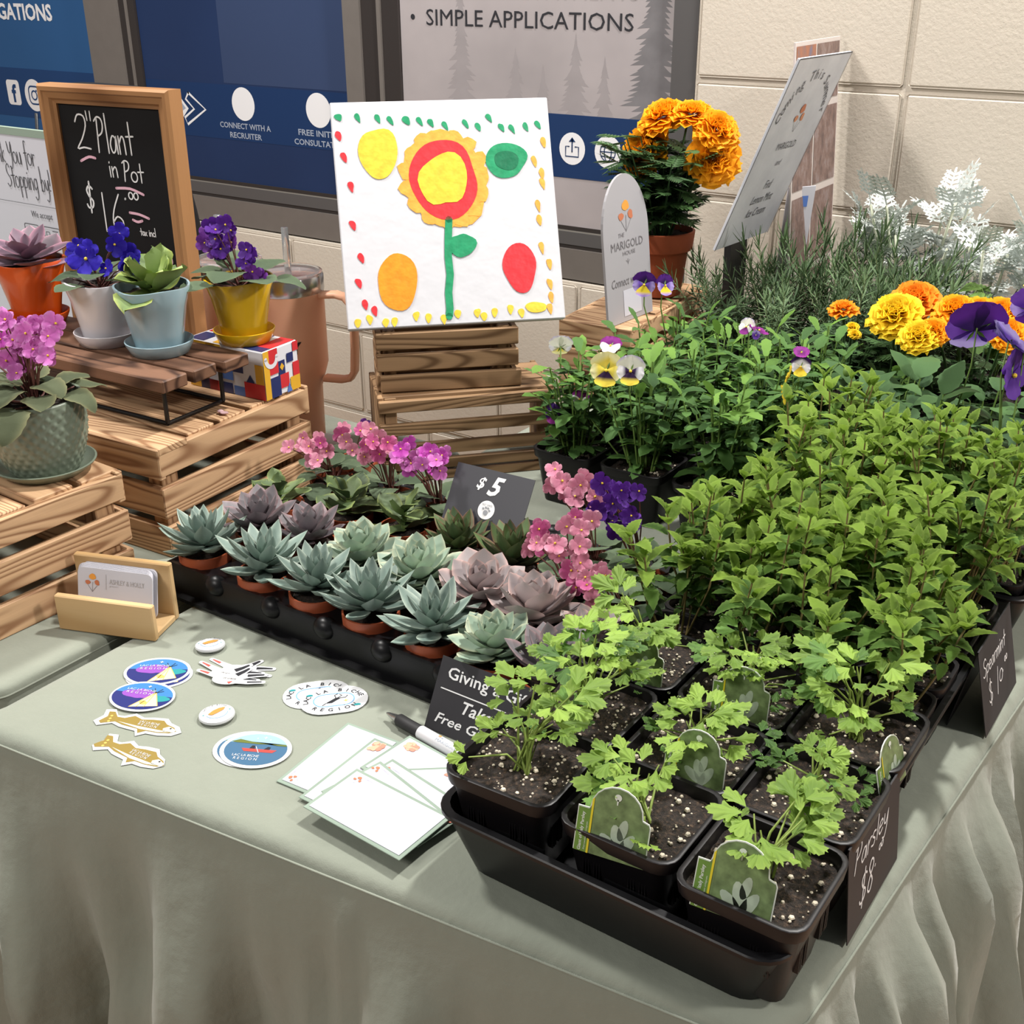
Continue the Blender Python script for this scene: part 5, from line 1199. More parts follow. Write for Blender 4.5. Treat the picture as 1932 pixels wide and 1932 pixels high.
# patterned box and yellow pot
bx = thing('patterned_box', 'small carton with a red, blue, yellow and white geometric pattern under the yellow pot', 'box', (-.6535, .4520, HB+.0005), math.radians(3.5))
BXC = [plain('carton_white', (.74, .74, .80), .3), plain('carton_red', (.62, .035, .045), .3), plain('carton_navy', (.022, .035, .135), .3), plain('carton_yellow', (.75, .42, .04), .3), plain('carton_blue', (.10, .20, .55), .3), PTX]
G().box(-.064, .064, -.032, .032, 0, .062, bev=.0012).ob('carton', BXC[0], bx)
g = G()
F = [(-.064, -.015, .0, .062, 3), (-.064, -.045, .015, .035, 1), (-.045, -.015, .0, .014, 2), (-.030, -.005, .028, .062, 3), (-.015, .012, .018, .040, 4), (-.030, -.012, 0, .018, 1), (.012, .030, .030, .055, 2), (.030, .064, .0, .020, 1), (.050, .064, .020, .045, 3), (-.012, .010, 0, .014, 2), (.012, .030, .0, .012, 4)]
mf = RX(PI/2)
for (a, b, c, d, mi) in F: g.poly([(a, c), (b, c), (b, d), (a, d)], .0325, mi, mat=mf)
g.poly([(.034, .020), (.048, .020), (.041, .030)], .0328, 2, mat=mf); g.poly([(.017, .042), (.022, .048), (.027, .042), (.022, .036)], .0328, 3, mat=mf)
g.ribbon(ell(.0, .050, .011, .012, 18, 0, PI, 2*PI), .006, .0329, 1, mat=mf)
mr = T(.0645, 0, 0) @ RZ(PI/2) @ RX(PI/2)
for (a, b, c, d, mi) in ((-.032, -.022, .0, .062, 3), (-.022, -.006, .030, .062, 1), (-.022, -.004, .0, .026, 2), (-.004, .012, .008, .026, 1), (-.006, .006, .026, .044, 2), (.014, .032, .0, .018, 3), (.020, .032, .018, .036, 1), (.010, .022, .038, .050, 2), (.022, .032, .050, .062, 1)): g.poly([(a, c), (b, c), (b, d), (a, d)], .0003, mi, mat=mr)
g.ribbon(ell(-.018, .052, .010, .011, 18, 0, PI, 2*PI), .0055, .0007, 0, mat=mr); g.poly([(0, .031), (.004, .036), (0, .041), (-.004, .036)], .0007, 3, mat=mr); g.poly([(.006, .0), (.016, .0), (.011, .012)], .0006, 4, mat=mr)
for (a, b, c, d, mi) in ((-.060, -.035, -.030, .0, 2), (-.02, .005, -.030, -.005, 3), (.005, .03, -.03, -.010, 1), (.030, .062, -.030, -.015, 2), (.040, .062, -.015, .030, 1), (-.06, -.03, .005, .030, 1), (-.01, .03, .01, .03, 2)): g.poly([(a, c), (b, c), (b, d), (a, d)], .0625, mi)
g.ob('printed_pattern', BXC, bx)
for k, cx in enumerate((-.046, -.018)):
    g = G(); g.poly(rrect(cx, .031, .022, .034, .002, 3), .0333, 0, mat=mf)
    for i in range(5): g.ribbon([(cx-.008, .044-.0035*i), (cx+.008-.002*(i % 3), .044-.0035*i)], .0008, .0336, 1, mat=mf)
    g.ob('paper_label', [WHITE, PTX], bx)
t, h = ceramic('purple african violet with round grey-green leaves in a yellow ceramic pot', -.6420, .4490, HB+.0005+.063, ('yellow', (.66, .40, .012)), .0435, .076, 5, .0385, 4, 'yellow saucer on top of the patterned carton')
violet(t, h*.86, 1.15, 9, 9, bunch(-.026, -.006, .122, 13, ('purple', 'violet'), .0115, .020, .010, .020, 21)+[(.030, -.005, .108, 'purple', .012), (.036, -.01, .090, 'violet', .011), (.024, -.008, .098, 'purple', .011), (.032, -.012, .116, 'purple', .011), (.044, -.004, .086, 'violet', .010)], spread=.042, leafL=.042)
# sage textured pot with orchid-pink violet
s_ = thing('saucer', 'sage green saucer under the diamond-textured pot', 'saucer', (-.6330, .1400, HA+.0010)); SG = plain('sage_glaze', (.17, .205, .155), .35, .5, coat=.15)
autosmooth(G().lathe([(.036, 0), (.040, .0008), (.052, .010), (.0535, .0125), (.0515, .0130), (.040, .0040), (.001, .0035)], 44, capb=True).ob('dish', SG, s_), 50)
t = thing('potted_plant', 'orchid-pink african violet in a sage pot with embossed diamond texture', 'potted plant', (-.6330, .1400, HA+.0045))
g = G(); na, nz = 216, 60; prof = []
for i in range(nz+1):
    f = i/nz; z = .002+.080*f; rb_ = .036+.0125*math.sin(min(1, f*1.5)*PI/2)+.0012*f
    prof.append((rb_, z))
def dia(rr, zz, a):
    f = (zz-.002)/.080
    if f < .03 or f > .97: return rr, zz
    return rr+.0009*(1-2*abs(((a*26/(2*PI)+f*6.0) % 1)-.5))*(1-2*abs(((a*26/(2*PI)-f*6.0) % 1)-.5))*2.2, zz
g.lathe([(.034, 0)]+prof+[(.0480, .0832), (.0460, .0825), (.0450, .070)], na, wob=dia, capb=True); autosmooth(g.ob('pot', SG, t), 60); soil_disc(t, .0445, .074)
violet(t, .074, 1.35, 4, 14, bunch(.030, -.012, .152, 20, ('orchid', 'orchid', 'magenta'), .0110, .036, .012, .019, 31)+bunch(-.018, -.01, .124, 7, ('orchid',), .0105, .024, .010, .014, 32), VLE2, .036, .034)
o = G().ball((0, 0, .002), .004, 8, 0, .5).poly(blob(.006, 0, .005, .004, 2), .002, 0, .001).ob('fallen_petal', petalmat('petal_fallen', (.72, .50, .52), (.80, .60, .62)), None, T(-.6030, .3625-.03+.03, HB+.0008)); tag(o, 'fallen pale pink blossom lying on the rear crate before the carton', 'petal')

# ================================================================= TUMBLERS
PEACH = plain('peach_enamel', (.93, .50, .32), .45, .4); STEEL = plain('brushed_steel', (.55, .55, .56), .22, .5, .95)
m, nt, b, o = nmat('clear_plastic'); setin(b, Roughness=.06, IOR=1.3); b.inputs['Base Color'].default_value = (.85, .87, .88, 1); b.inputs['Transmission Weight'].default_value = .85; CLEAR = m
def tumbler(lab, x, y, hd, sx):
    t = thing('tumbler', lab, 'tumbler', (x, y, .0005))
    g = G().lathe([(.034, 0), (.036, .002), (.0375, .09), (.0465, .120), (.0480, .125), (.0485, .226)], 44, capb=True); autosmooth(g.ob('body', PEACH, t), 45)
    autosmooth(G().lathe([(.0490, .226), (.0495, .228), (.0495, .246), (.0480, .249)], 44).ob('steel_rim', STEEL, t), 45)
    autosmooth(G().lathe([(.0478, .242), (.0482, .251), (.0440, .253), (.0430, .247), (.0300, .246), (.001, .246)], 40).ob('lid', CLEAR, t), 45)
    G().tube([(sx, .0, .215), (sx, 0, .310)], .0048, 10).ob('straw', CLEAR, t, smooth=True)
    d = Vector((math.cos(hd), math.sin(hd), 0)); pts = [d*.047+Vector((0, 0, .222))]
    for q, z in ((.070, .224), (.083, .221), (.091, .212), (.0935, .19), (.0925, .15), (.090, .118), (.084, .108), (.072, .105), (.046, .105)): pts.append(d*q+Vector((0, 0, z)))
    g = G(); n_ = len(pts); side = Vector((-d.y, d.x, 0)); vs = []; fs = []
    for i, p in enumerate(pts):
        tn = (pts[min(i+1, n_-1)]-pts[max(i-1, 0)]).normalized(); nn = tn.cross(side)
        for (a, c) in ((-1, -.6), (-.6, -1), (.6, -1), (1, -.6), (1, .6), (.6, 1), (-.6, 1), (-1, .6)): vs.append(p+side*a*.010+nn*c*.0042)
    for i in range(n_-1): fs += [(i*8+j, i*8+(j+1) % 8, (i+1)*8+(j+1) % 8, (i+1)*8+j) for j in range(8)]
    g.add(vs, fs); g.ob('handle', PEACH, t, smooth=True); return t
t1 = tumbler('peach travel tumbler with handle and clear straw, standing behind the patterned carton', -.6940, .5800, math.radians(20), .004)
g = G(); put_text(g, 'SLAY', .0, 0, width=.052, height=.017, z=0, bold=.03)
vs = [((.0494)*math.cos(-1.05+v[0]/.049), (.0494)*math.sin(-1.05+v[0]/.049), .158+v[1]) for v in g.v]; ob('lettering', mk('lettering', vs, g.f, PTX), t1)
tumbler('peach travel tumbler mostly hidden between the chalkboard and the yellow pot', -.8180, .5900, math.radians(100), -.012)
# ================================================================= CHALKBOARD
cb = thing('chalkboard', 'small chalkboard in a honey wood frame, two-inch plant price in white chalk', 'chalkboard', mat=panel_mat(-.866, .4560, HB+.001, math.radians(7.4), math.radians(.6)))
bw, bh_ = .222, .352; fw = .024
def frame_rail(name, x0, y0, x1, y1, ang, ln):
    # mitred moulding along local x
    m_ = T(x0, y0, 0) @ RZ(ang); g = G(); sec = [(0, -.018), (0, .004), (.003, .008), (.008, .008), (.010, .006), (.017, .0045), (.020, .001), (fw, -.001), (fw, -.018)]
    n = len(sec); vs = [(y, y, z) for y, z in sec]+[(ln-y, y, z) for y, z in sec]
    g.add(vs, [(i, (i+1) % n, n+(i+1) % n, n+i)[::-1] for i in range(n)]+[tuple(range(n)), tuple(range(2*n-1, n-1, -1))]); g.ob(name, W_FRAME, cb, m_)
frame_rail('frame_rail', -bw/2, 0, 0, 0, 0, bw); frame_rail('frame_rail', bw/2, 0, 0, 0, PI/2, bh_); frame_rail('frame_rail', bw/2, bh_, 0, 0, PI, bw); frame_rail('frame_rail', -bw/2, bh_, 0, 0, -PI/2, bh_)
G().box(-bw/2+.02, bw/2-.02, .02, bh_-.02, -.012, -.004).ob('slate', plain('chalkboard_slate', (.010, .010, .011), .6, .2, var=.3, scale=9), cb)
G().box(-.012, .012, .010, .25, -.0125, -.0122).box(-.015, .015, 0, .008, -.060, -.018).ob('back_strut', W_FRAME, cb)
g = G(); Z = -.0036
hand(g, '2', -.062, .272, .044, .0022, Z); hand(g, '"', -.040, .272, .046, .0018, Z); hand(g, 'Plant', -.027, .270, .044, .0022, Z, sx=.66)
hand(g, 'in', -.012, .240, .026, .0019, Z, sx=.9); hand(g, 'Pot', .012, .236, .026, .0019, Z, sx=.9)
hand(g, '$', -.060, .194, .034, .0028, Z, sx=.8); hand(g, '16', -.036, .168, .050, .0022, Z, sx=.95); hand(g, '.', .008, .212, .02, .003, Z); hand(g, '00', .016, .208, .020, .0019, Z, sx=.9)
hand(g, 'tax incl', .028, .168, .010, .0012, Z, sx=.9); g.ob('chalk_writing', CHALK_W, cb)
g = G()
for p in (((-.060, .257), (-.045, .263), (-.034, .262)), ((-.004, .226), (.02, .227), (.042, .221)), ((.014, .196), (.03, .195), (.046, .191)), ((.018, .187), (.026, .185), (.034, .187))): g.ribbon(smooth_pts(list(p)), .0034, Z)
for (x, y) in ((.074, .140), (.069, .112), (.080, .112)): g.poly(ell(x, y, .0045, .007, 12, .3), Z)
g.ob('pink_chalk_marks', CHALK_P, cb)
g = G(); g.ribbon(smooth_pts([(.070, .125), (.076, .130), (.072, .120), (.068, .128), (.062, .122), (.066, .112), (.072, .100)]), .0022, Z); g.ob('teal_chalk_marks', plain('teal_chalk', (.25, .52, .48), .7), cb)
bagm = plain('black_nylon', (.010, .010, .012), .7, .2, bmp=.3, bscale=300)
g = G(); n_ = 20; vs = []; fs = []
for i in range(n_+1):
    f = i/n_
    for j in range(24):
        a = 2*PI*j/24; w_ = .157*min(1, math.sin(PI*(.20+.77*f))**.35*1.02); c, s2 = math.cos(a), math.sin(a)
        vs.append((w_*abs(c)**.6*(1 if c > 0 else -1), .050*abs(s2)**.7*(1 if s2 > 0 else -1)*math.sin(PI*(.08+.88*f))**.4, .47*f))
for i in range(n_): fs += [(i*24+j, i*24+(j+1) % 24, (i+1)*24+(j+1) % 24, (i+1)*24+j) for j in range(24)]
fs += [tuple(range(24))[::-1], tuple(n_*24+j for j in range(24))]; g.add(vs, fs)
bag = thing('bag', 'black bag standing upright behind the chalkboard, only its rounded sides showing', 'bag', (-1.040, .590, .0005), 0); g.ob('shell', bagm, bag, smooth=True)
G().tube([(-.1, -.04, .05), (-.135, -.045, .25), (-.1, -.045, .43)], .0025, 6).tube([(.1, -.045, .05), (.135, -.045, .25), (.1, -.045, .43)], .0025, 6).ob('zip', METAL_B, bag, smooth=True)
# ---- thank-you sign
ts = thing('thank_you_sign', 'white payment sign with handwritten thank you, left of the chalkboard', 'sign', mat=panel_mat(-1.205, .5120, .0005, 0, 0))
G().box(-.150, .150, 0, .412, -.006, 0, bev=.0006).ob('panel', WHITE, ts); G().box(-.150, .150, .402, .4125, -.0065, .0006).ob('top_edge', SAGE_C, ts)['label'] = 'sage green top border'
INK = plain('grey_ink', (.10, .10, .11), .6); g = G(); Z = .0008
hand(g, 'Thank You for', -.030, .362, .033, .0016, Z, sx=.62); hand(g, 'Stopping by!', .016, .327, .033, .0016, Z, sx=.62)
g.ribbon([(-.148, .305), (.148, .305)], .0006, Z); put_text(g, 'We accept', .086, .290, width=.050, height=.012, z=Z, shear=.1)
for (cx, ww) in ((.104, .038), (.056, .034)):
    g.ribbon(rrect(cx, .262, ww, .026, .003)+[(cx+ww/2, .262+.010)], .0013, Z)
g.ribbon(rrect(.094, .264, .008, .008, .001)+[(.098, .267)], .0011, Z); g.ribbon(ell(.056, .262, .007, .008, 14)+[(.063, .262)], .0011, Z); g.ribbon([(.106, .270), (.118, .270)], .0012, Z)
g.ob('lettering', INK, ts); g = G(); g.poly(ell(.138, .267, .0065, .0075, 18), Z, 0); g.ob('orange_seal', plain('seal_orange', (.80, .40, .06), .5), ts)
# ================================================================= SIGNS BY THE WALL
SGN = plain('grey_lilac_print', (.38, .37, .39), .35, .4, var=.06, scale=14); ORP = plain('print_orange', (.78, .33, .05), .5); RSP = plain('print_rust', (.52, .17, .08), .5)
ms = thing('arched_sign', 'arched grey acrylic sign with marigold logo, standing on the marigold crate', 'sign', mat=panel_mat(-.4130, 1.0330, HE+.0008, math.radians(85.9), math.radians(6.7)))
def arch(w_, h, r=0): return [(-w_/2, 0), (w_/2, 0)]+[(w_/2*math.cos(i*PI/24), h-w_*.72+w_*.72*math.sin(i*PI/24)) for i in range(25)]
g = G().poly(arch(.122, .2195), 0, 0, .004); g.ob('panel', [SGN], ms)
g = G(); Z = .0005
def flower_logo(g, cx, cy, s, Z, mo, mr_):
    g.poly(blob(cx+s*.05, cy+s*.5, s*.42, s*.42, 3, .12, 18), Z, mo); g.poly(blob(cx-s*.6, cy-s*.25, s*.32, s*.30, 4, .12, 18), Z, mr_); g.poly(blob(cx+s*.65, cy-s*.2, s*.34, s*.32, 5, .12, 18), Z, mr_)
    for (a, b_) in ((-.6, -.6), (.05, -.2), (.65, -.6)): g.ribbon([(cx+s*a, cy+s*b_), (cx+s*.0, cy-s*1.4)], s*.04, Z, 0)
flower_logo(g, 0, .163, .020, Z, 1, 2)
put_text(g, 'THE', -.014, .131, width=.016, height=.006, z=Z, shear=.2); put_text(g, 'MARIGOLD', .0, .116, width=.086, height=.0125, z=Z); put_text(g, 'HOUSE', .004, .103, width=.034, height=.006, z=Z)
g.ribbon([(.0, .094), (.0, .086)], .0008, Z); g.ribbon([(-.005, .092), (.0, .088), (.005, .092)], .0008, Z)
put_text(g, 'Connect with us!', 0, .062, width=.094, height=.013, z=Z, shear=.25); g.poly([(-.018, .008), (.030, .008), (.030, .048), (-.018, .048)], Z, 3)
g.ob('print', [plain('print_grey_text', (.17, .16, .17), .5), ORP, RSP, WHITE], ms)
cs = thing('leaning_sign', 'grey cloud-printed sign tilting forward behind the rosemary, Coming This Summer in an arc', 'sign', mat=panel_mat(-.3100, 1.1940, .2270, math.radians(86.5), math.radians(-21.8)) @ Matrix.Diagonal((.76, .945, 1, 1)))
m, nt, b, o = nmat('cloud_print'); L(nt, ramp(nt, noise_tex(nt, 9, 5, None, .6), [(.3, (.50, .51, .57)), (.6, (.66, .67, .73)), (.8, (.78, .79, .84))]), b.inputs['Base Color']); setin(b, Roughness=.3); CLOUD = m
G().box(-.1137, .1137, 0, .316, -.004, 0, bev=.0005).ob('panel', CLOUD, cs); DKE = plain('dark_card_edge', (.12, .12, .14), .5)
g = G()
for p in (((-.1137, 0), (-.1137, .316)), ((-.1137, .316), (.1137, .316)), ((.1137, .316), (.1137, 0))): g.ribbon(list(p), .0022, .0006)
g.ob('dark_edge', DKE, cs)
g = G(); Z = .0009; txt = 'Coming This Summer'
for i, ch in enumerate(txt):
    if ch == ' ': continue
    a = PI*(.94-.88*i/(len(txt)-1)); cx, cy = .088*math.cos(a), .205+.075*math.sin(a); vs_, fs_, a_, b_, c_, d_ = text_geo(ch, 0, .15)
    s_ = .0240; ro = (a-PI/2)*.75
    g.add([(cx+(v[0]-(a_+b_)/2)*s_*math.cos(ro)-v[1]*s_*math.sin(ro), cy+(v[0]-(a_+b_)/2)*s_*math.sin(ro)+v[1]*s_*math.cos(ro), Z) for v in vs_], fs_, 0)
flower_logo(g, 0, .222, .020, Z, 1, 2); put_text(g, 'MARIGOLD', 0, .172, width=.080, height=.012, z=Z)
put_text(g, 'and', 0, .143, width=.022, height=.010, z=Z, shear=.3); put_text(g, 'Find', 0, .105, width=.030, height=.015, z=Z, shear=.3); put_text(g, 'Lemon Mint', 0, .080, width=.090, height=.015, z=Z, shear=.3); put_text(g, 'Ice Cream', 0, .056, width=.080, height=.015, z=Z, shear=.3)
g.ob('print', [plain('print_dark_text', (.10, .10, .12), .5), RSP, plain('print_rust2', (.60, .24, .12), .5)], cs)
G().box(-.035, .035, -.238, .010, -.016, -.0045).ob('stand', METAL_B, cs, RX(math.radians(-21.8)))
fy = thing('photo_poster', 'tall poster of brown and grey photographs against the wall, behind the tilted sign', 'poster', mat=panel_mat(-.2620, 1.3830, .110, math.radians(91), math.radians(3.8)) @ Matrix.Diagonal((.59, 1.0, 1, 1)))
FPW = plain('poster_offwhite', (.56, .50, .47), .5); G().box(-.167, .167, 0, .4045, -.003, 0, bev=.0004).ob('sheet', FPW, fy)
m, nt, b, o = nmat('brown_photo_print'); L(nt, ramp(nt, noise_tex(nt, 30, 5, None, .7), [(.3, (.085, .06, .06)), (.5, (.20, .13, .11)), (.62, (.26, .20, .19)), (.75, (.10, .09, .12))]), b.inputs['Base Color']); PH1 = m
m, nt, b, o = nmat('orange_photo_print'); L(nt, ramp(nt, noise_tex(nt, 26, 4, None, .6), [(.35, (.40, .14, .06)), (.55, (.25, .13, .10)), (.7, (.10, .14, .25))]), b.inputs['Base Color']); PH2 = m
g = G(); yy = .398
for r_i, hh_ in enumerate((.085, .12, .115, .06)):
    for c_i, (a, c) in enumerate(((-.160, -.020), (-.010, .160))): g.poly([(a, yy-hh_), (c, yy-hh_), (c, yy), (a, yy)], .0006, 1 if r_i == 0 and c_i == 0 else 0)
    yy -= hh_+.012
g.ob('photographs', [PH1, PH2], fy)
lf = thing('leaflet', 'small white leaflet with orange and blue marks between the tilted sign and the poster', 'leaflet', mat=panel_mat(-.285, 1.34, .150, math.radians(55), math.radians(-6)))
G().box(-.026, .026, -.149, .145, -.002, 0).ob('card', WHITE, lf); g = G(); g.poly([(0, .112), (.014, .112), (.014, .130), (0, .130)], .0006, 0); g.poly(ell(-.010, .110, .006, .008, 12), .0006, 1); g.ob('print', [BXC[4], RSP], lf)
# ================================================================= CARDS AND SIGNS AMONG THE PLANTS
gc = thing('giveaway_sign', 'black card reading Giving a Gift, leaning on the front of the succulent tray', 'sign', mat=panel_mat(-.0655, .1425, .0006, 0, math.radians(27.7)))
G().box(-.055, .055, 0, .0675, -.0008, 0).ob('card', CARD_BLACK, gc); g = G(); Z = .0004
put_text(g, 'Giving a Gift?', .003, .0535, width=.095, height=.0145, z=Z, bold=.012); g.ribbon([(-.048, .0395), (.048, .0395)], .0011, Z); put_text(g, 'Take a', .001, .0295, width=.044, height=.0115, z=Z, bold=.015, shear=.25); put_text(g, 'Free Gift Tag', -.002, .012, width=.088, height=.0120, z=Z, bold=.012, shear=.25)
g.ob('lettering', CHALK_W, gc)
fc = thing('price_card', 'dark grey card with five dollar price and round pet-safe seal among the succulents', 'price card', mat=panel_mat(-.2406, .4000, .0770, math.radians(3), math.radians(33)))
G().box(-.050, .050, -.012, .0535, -.0008, 0).ob('card', plain('slate_card', (.040, .040, .048), .45, .4), fc); g = G(); Z = .0004
put_text(g, '$', -.013, .036, height=.015, z=Z, bold=.02, shear=.3); put_text(g, '5', .006, .036, height=.022, z=Z, bold=.03, shear=.35); g.poly(ell(.002, .009, .0105, .0105, 28), Z); g.ob('lettering', CHALK_W, fc)
g = G(); put_text(g, 'PET SAFE', .002, .0145, width=.013, height=.0022, z=Z*2.2)
for (x, y, r_) in ((.002, .006, .003), (-.002, .010, .0013), (.001, .0115, .0013), (.004, .0112, .0013), (.0062, .009, .0013)): g.poly(ell(x, y, r_, r_, 10), Z*2.2)
g.ob('seal_print', plain('seal_grey', (.25, .26, .28), .5), fc); G().box(-.002, .002, -.040, .0, -.0020, -.0009).ob('stake', METAL_B, fc)
# ---- business-card holder
hd = thing('card_holder', 'pale oak business card holder at the left of the table', 'card holder', (-.5425, .0630, .0006), math.radians(20.7))
board(hd, 'front_panel', .0555, .004, .0200, .111, .008, .040, W_OAK); board(hd, 'base_panel', .0555, .0265, .0035, .111, .037, .007, W_OAK); board(hd, 'back_panel', .0555, .0490, .0330, .111, .008, .066, W_OAK)
bcw = .086
for i in range(7):
    dx = .004-.0010*i+(.008 if i > 4 else 0)*.6; c = thing if False else None
    o = G().poly(rrect(0, .0275, bcw, .052, .006, 4), 0, 0, .0012).ob('business_card', WHITE, None, hd.matrix_basis @ T(.052+dx, .0185+i*.0020, .0078) @ RX(PI/2-.24))
    tag(o, 'white rounded business card with flower logo, frontmost in the oak holder' if i == 0 else ('white business card %s in the oak holder' % ('directly behind the printed one', 'third from the front', 'in the middle of the stack', 'fifth from the front, shifted left', 'second from the back, shifted right', 'at the very back of the stack')[i-1]), 'business card', 'business cards in the oak holder')
    if i == 0: fcard = o
    prev_ = o
g = G(); flower_logo(g, -.026, .0400, .0085, .0004, 1, 2); g.ribbon([(-.010, .032), (-.010, .048)], .0004, .0004, 3); put_text(g, 'ASHLEY & HOLLY', .014, .0410, width=.040, height=.0052, z=.0004, mi=3); put_text(g, 'growers', -.001, .0358, width=.010, height=.0016, z=.0004, mi=3)
g.ob('print', [plain('print_grey_text', (.17, .16, .17)), ORP, RSP, plain('print_light_grey', (.42, .41, .42), .5)], fcard)
# ---- note cards
def note(x, y, rot, z, lab, logo=None, flower=None, w_=.098, h_=.060):
    t = thing('note_card', lab, 'note card', (x, y, z), rot)
    G().box(-w_/2, w_/2, -h_/2, h_/2, 0, .0010, bev=.0003).ob('backing_card', SAGE_C, t); G().box(-w_/2+.0035, w_/2-.0035, -h_/2+.0035, h_/2-.0035, .0008, .0016).ob('envelope', WHITE, t)
    if logo:
        g = G(); flower_logo(g, logo[0], logo[1], .0042, .0020, 1, 1); put_text(g, 'THE MARIGOLD', logo[0]+.008, logo[1]+.004, width=.011, height=.0013, z=.0020, mi=2); g.ob('logo', [PGT, RSP, plain('print_lilac_text', (.35, .32, .50), .5)], t)
    if flower:
        g = G(); r0 = random.Random(int(x*1e4)); cx, cy = flower
        for i in range(16): g.poly(blob(cx+r0.uniform(-.006, .006), cy+r0.uniform(-.0045, .0045), .0028, .0024, i, .15, 10), .0019+i*.00002, i % 2)
        g.ob('printed_bloom', [plain('bloom_coral', (.80, .26, .18), .5), plain('bloom_peach', (.85, .42, .28), .5)], t)
note(-.1480, .0610, math.radians(94), .0006, 'white note card at the back left of the fanned pile, logo at its lower left', (-.040, .020))
note(-.1130, .0530, math.radians(91), .0026, 'white note card second from the left of the pile, coral bloom at its top corner', None, (.038, .019))
note(-.0730, .0850, math.radians(-6), .0046, 'white note card at the rear of the pile with a pink bloom, below the pen', None, (-.036, .018))
note(-.0560, .0700, math.radians(38), .0066, 'white note card turned diagonally in the pile, peach bloom near the herb tray', None, (.020, .018), .085, .055)
note(-.0620, .0440, math.radians(-9), .0086, 'white note card directly under the front one, bloom at its right end', (-.041, .016), (.040, .010))
note(-.0700, .0300, math.radians(-14), .0106, 'white note card peeking out left of the front one', (-.042, .020))
note(-.0680, .0170, math.radians(-2.5), .0126, 'blank white note card on top of the pile, nearest the table\'s front edge', (-.040, .020), None, .104, .062)
# ---- pen
pn = thing('pen', 'ballpoint pen with silver tip, black grip and white barrel beside the giveaway sign', 'pen', mat=T(-.1560, .1330, .0072) @ RZ(math.radians(-7.5)))
a_ = RY(PI/2)
G().lathe([(.0008, 0), (.0016, .002), (.0042, .014), (.0048, .015)], 16, mat=a_, capb=True).ob('tip', STEEL, pn, smooth=True); autosmooth(G().lathe([(.0048, .015), (.0060, .017), (.0058, .030), (.0060, .044)], 20, mat=a_).ob('grip', plain('black_rubber', (.012, .012, .013), .6), pn), 40)
autosmooth(G().lathe([(.0060, .044), (.0063, .045), (.0063, .120), (.0050, .123), (.0005, .1235)], 20, mat=a_).ob('barrel', WHITE_G, pn), 40)
g = G(); put_text(g, 'THE', .070, .0022, width=.007, height=.0016, z=0); put_text(g, 'MARIGOLD', .080, -.0012, width=.026, height=.0026, z=0)
g.poly(ell(.068, .0036, .0016, .0016, 10), 0, 1); vs = [(v[0], .0065*math.sin((v[1])/.0065-.3), .0065*math.cos((v[1])/.0065-.3)) for v in g.v]; ob('lettering', mk('lettering', vs, g.f, [PGT, ORP], g.m), pn)
# ---- stickers and pins
def sticker(name, lab, cat, x, y, rot, z, outline, art, group=None, th=.0004):
    t = thing(name, lab, cat, (x, y, z), rot, group); g = G().poly(outline, th, 0, th); g.ob('backing', WHITE_G, t); art(t, th+.0002); return t
SKC = {'night': (.022, .03, .16), 'sky': (.05, .20, .48), 'purp': (.26, .08, .42), 'teal': (.03, .28, .30), 'gold': (.72, .45, .12), 'cream': (.82, .70, .42), 'lake': (.06, .14, .24), 'hill': (.13, .16, .04), 'redc': (.55, .07, .06), 'olive': (.28, .20, .05), 'tan': (.52, .42, .16), 'pale': (.72, .70, .58), 'lb': (.16, .38, .68), 'dk': (.03, .03, .035), 'pk': (.60, .10, .08), 'lsky': (.30, .48, .70)}
SKM = {k: plain('sticker_'+k, v, .3) for k, v in SKC.items()}
def tipi(t, Z, rx=.0295, ry=.0215):
    g = G(); M_ = ['night', 'sky', 'purp', 'teal', 'cream', 'gold', 'dk']
    g.poly(ell(0, 0, rx, ry, 40), Z, 1); g.poly(ell(0, 0, rx, ry, 20, 0, PI*.95, PI*2.05), Z+.0001, 0); g.poly(blob(-.004, .003, .014, .009, 3, .2), Z+.0002, 2); g.poly(blob(.019, -.001, .007, .006, 4, .2), Z+.0002, 3)
    g.poly([(-.004, -.0190), (.022, -.0125), (.0115, .007), (.0095, .007)], Z+.0003, 4)
    for q in ((-.004, -.019), (.003, -.0175), (.010, -.016), (.022, -.0125)): g.ribbon([q, (.0105, .008)], .0007, Z+.0004, 5)
    for q in ((.006, .014), (.014, .014), (.0165, .011), (.0045, .011)): g.ribbon([(.0105, .007), q], .0006, Z+.0004, 6)
    g.poly(ell(.006, -.010, .004, .003, 12, -.4), Z+.0004, 5); g.ob('picture', [SKM[k] for k in M_], t)
    g = G(); put_text(g, 'LAC LA BICHE', -.005, .0090, width=.029, height=.0032, z=Z+.0005, bold=-.005); put_text(g, 'R E G I O N', -.005, .0040, width=.026, height=.0034, z=Z+.0005, bold=-.005)
    g.poly([(.000+.0022*math.cos(i*PI/4)*(1 if i % 2 == 0 else .4), .0155+.0022*math.sin(i*PI/4)*(1 if i % 2 == 0 else .4)) for i in range(8)], Z+.0005); g.ob('lettering', WHITE_G, t)
r35 = math.radians
sticker('sticker', 'oval night-sky tipi sticker mostly hidden under its twin, teal rim showing', 'sticker', -.3870, .0640, r35(33), .0004, ell(0, 0, .0325, .0245, 44), tipi)
sticker('sticker', 'oval night-sky tipi sticker, upper one of the tipi stickers', 'sticker', -.3925, .0665, r35(33), .0012, ell(0, 0, .0325, .0245, 44), tipi)
sticker('sticker', 'oval night-sky tipi sticker nearest the fish stickers', 'sticker', -.3690, .0290, r35(22), .0020, ell(0, 0, .0315, .0245, 44), tipi)
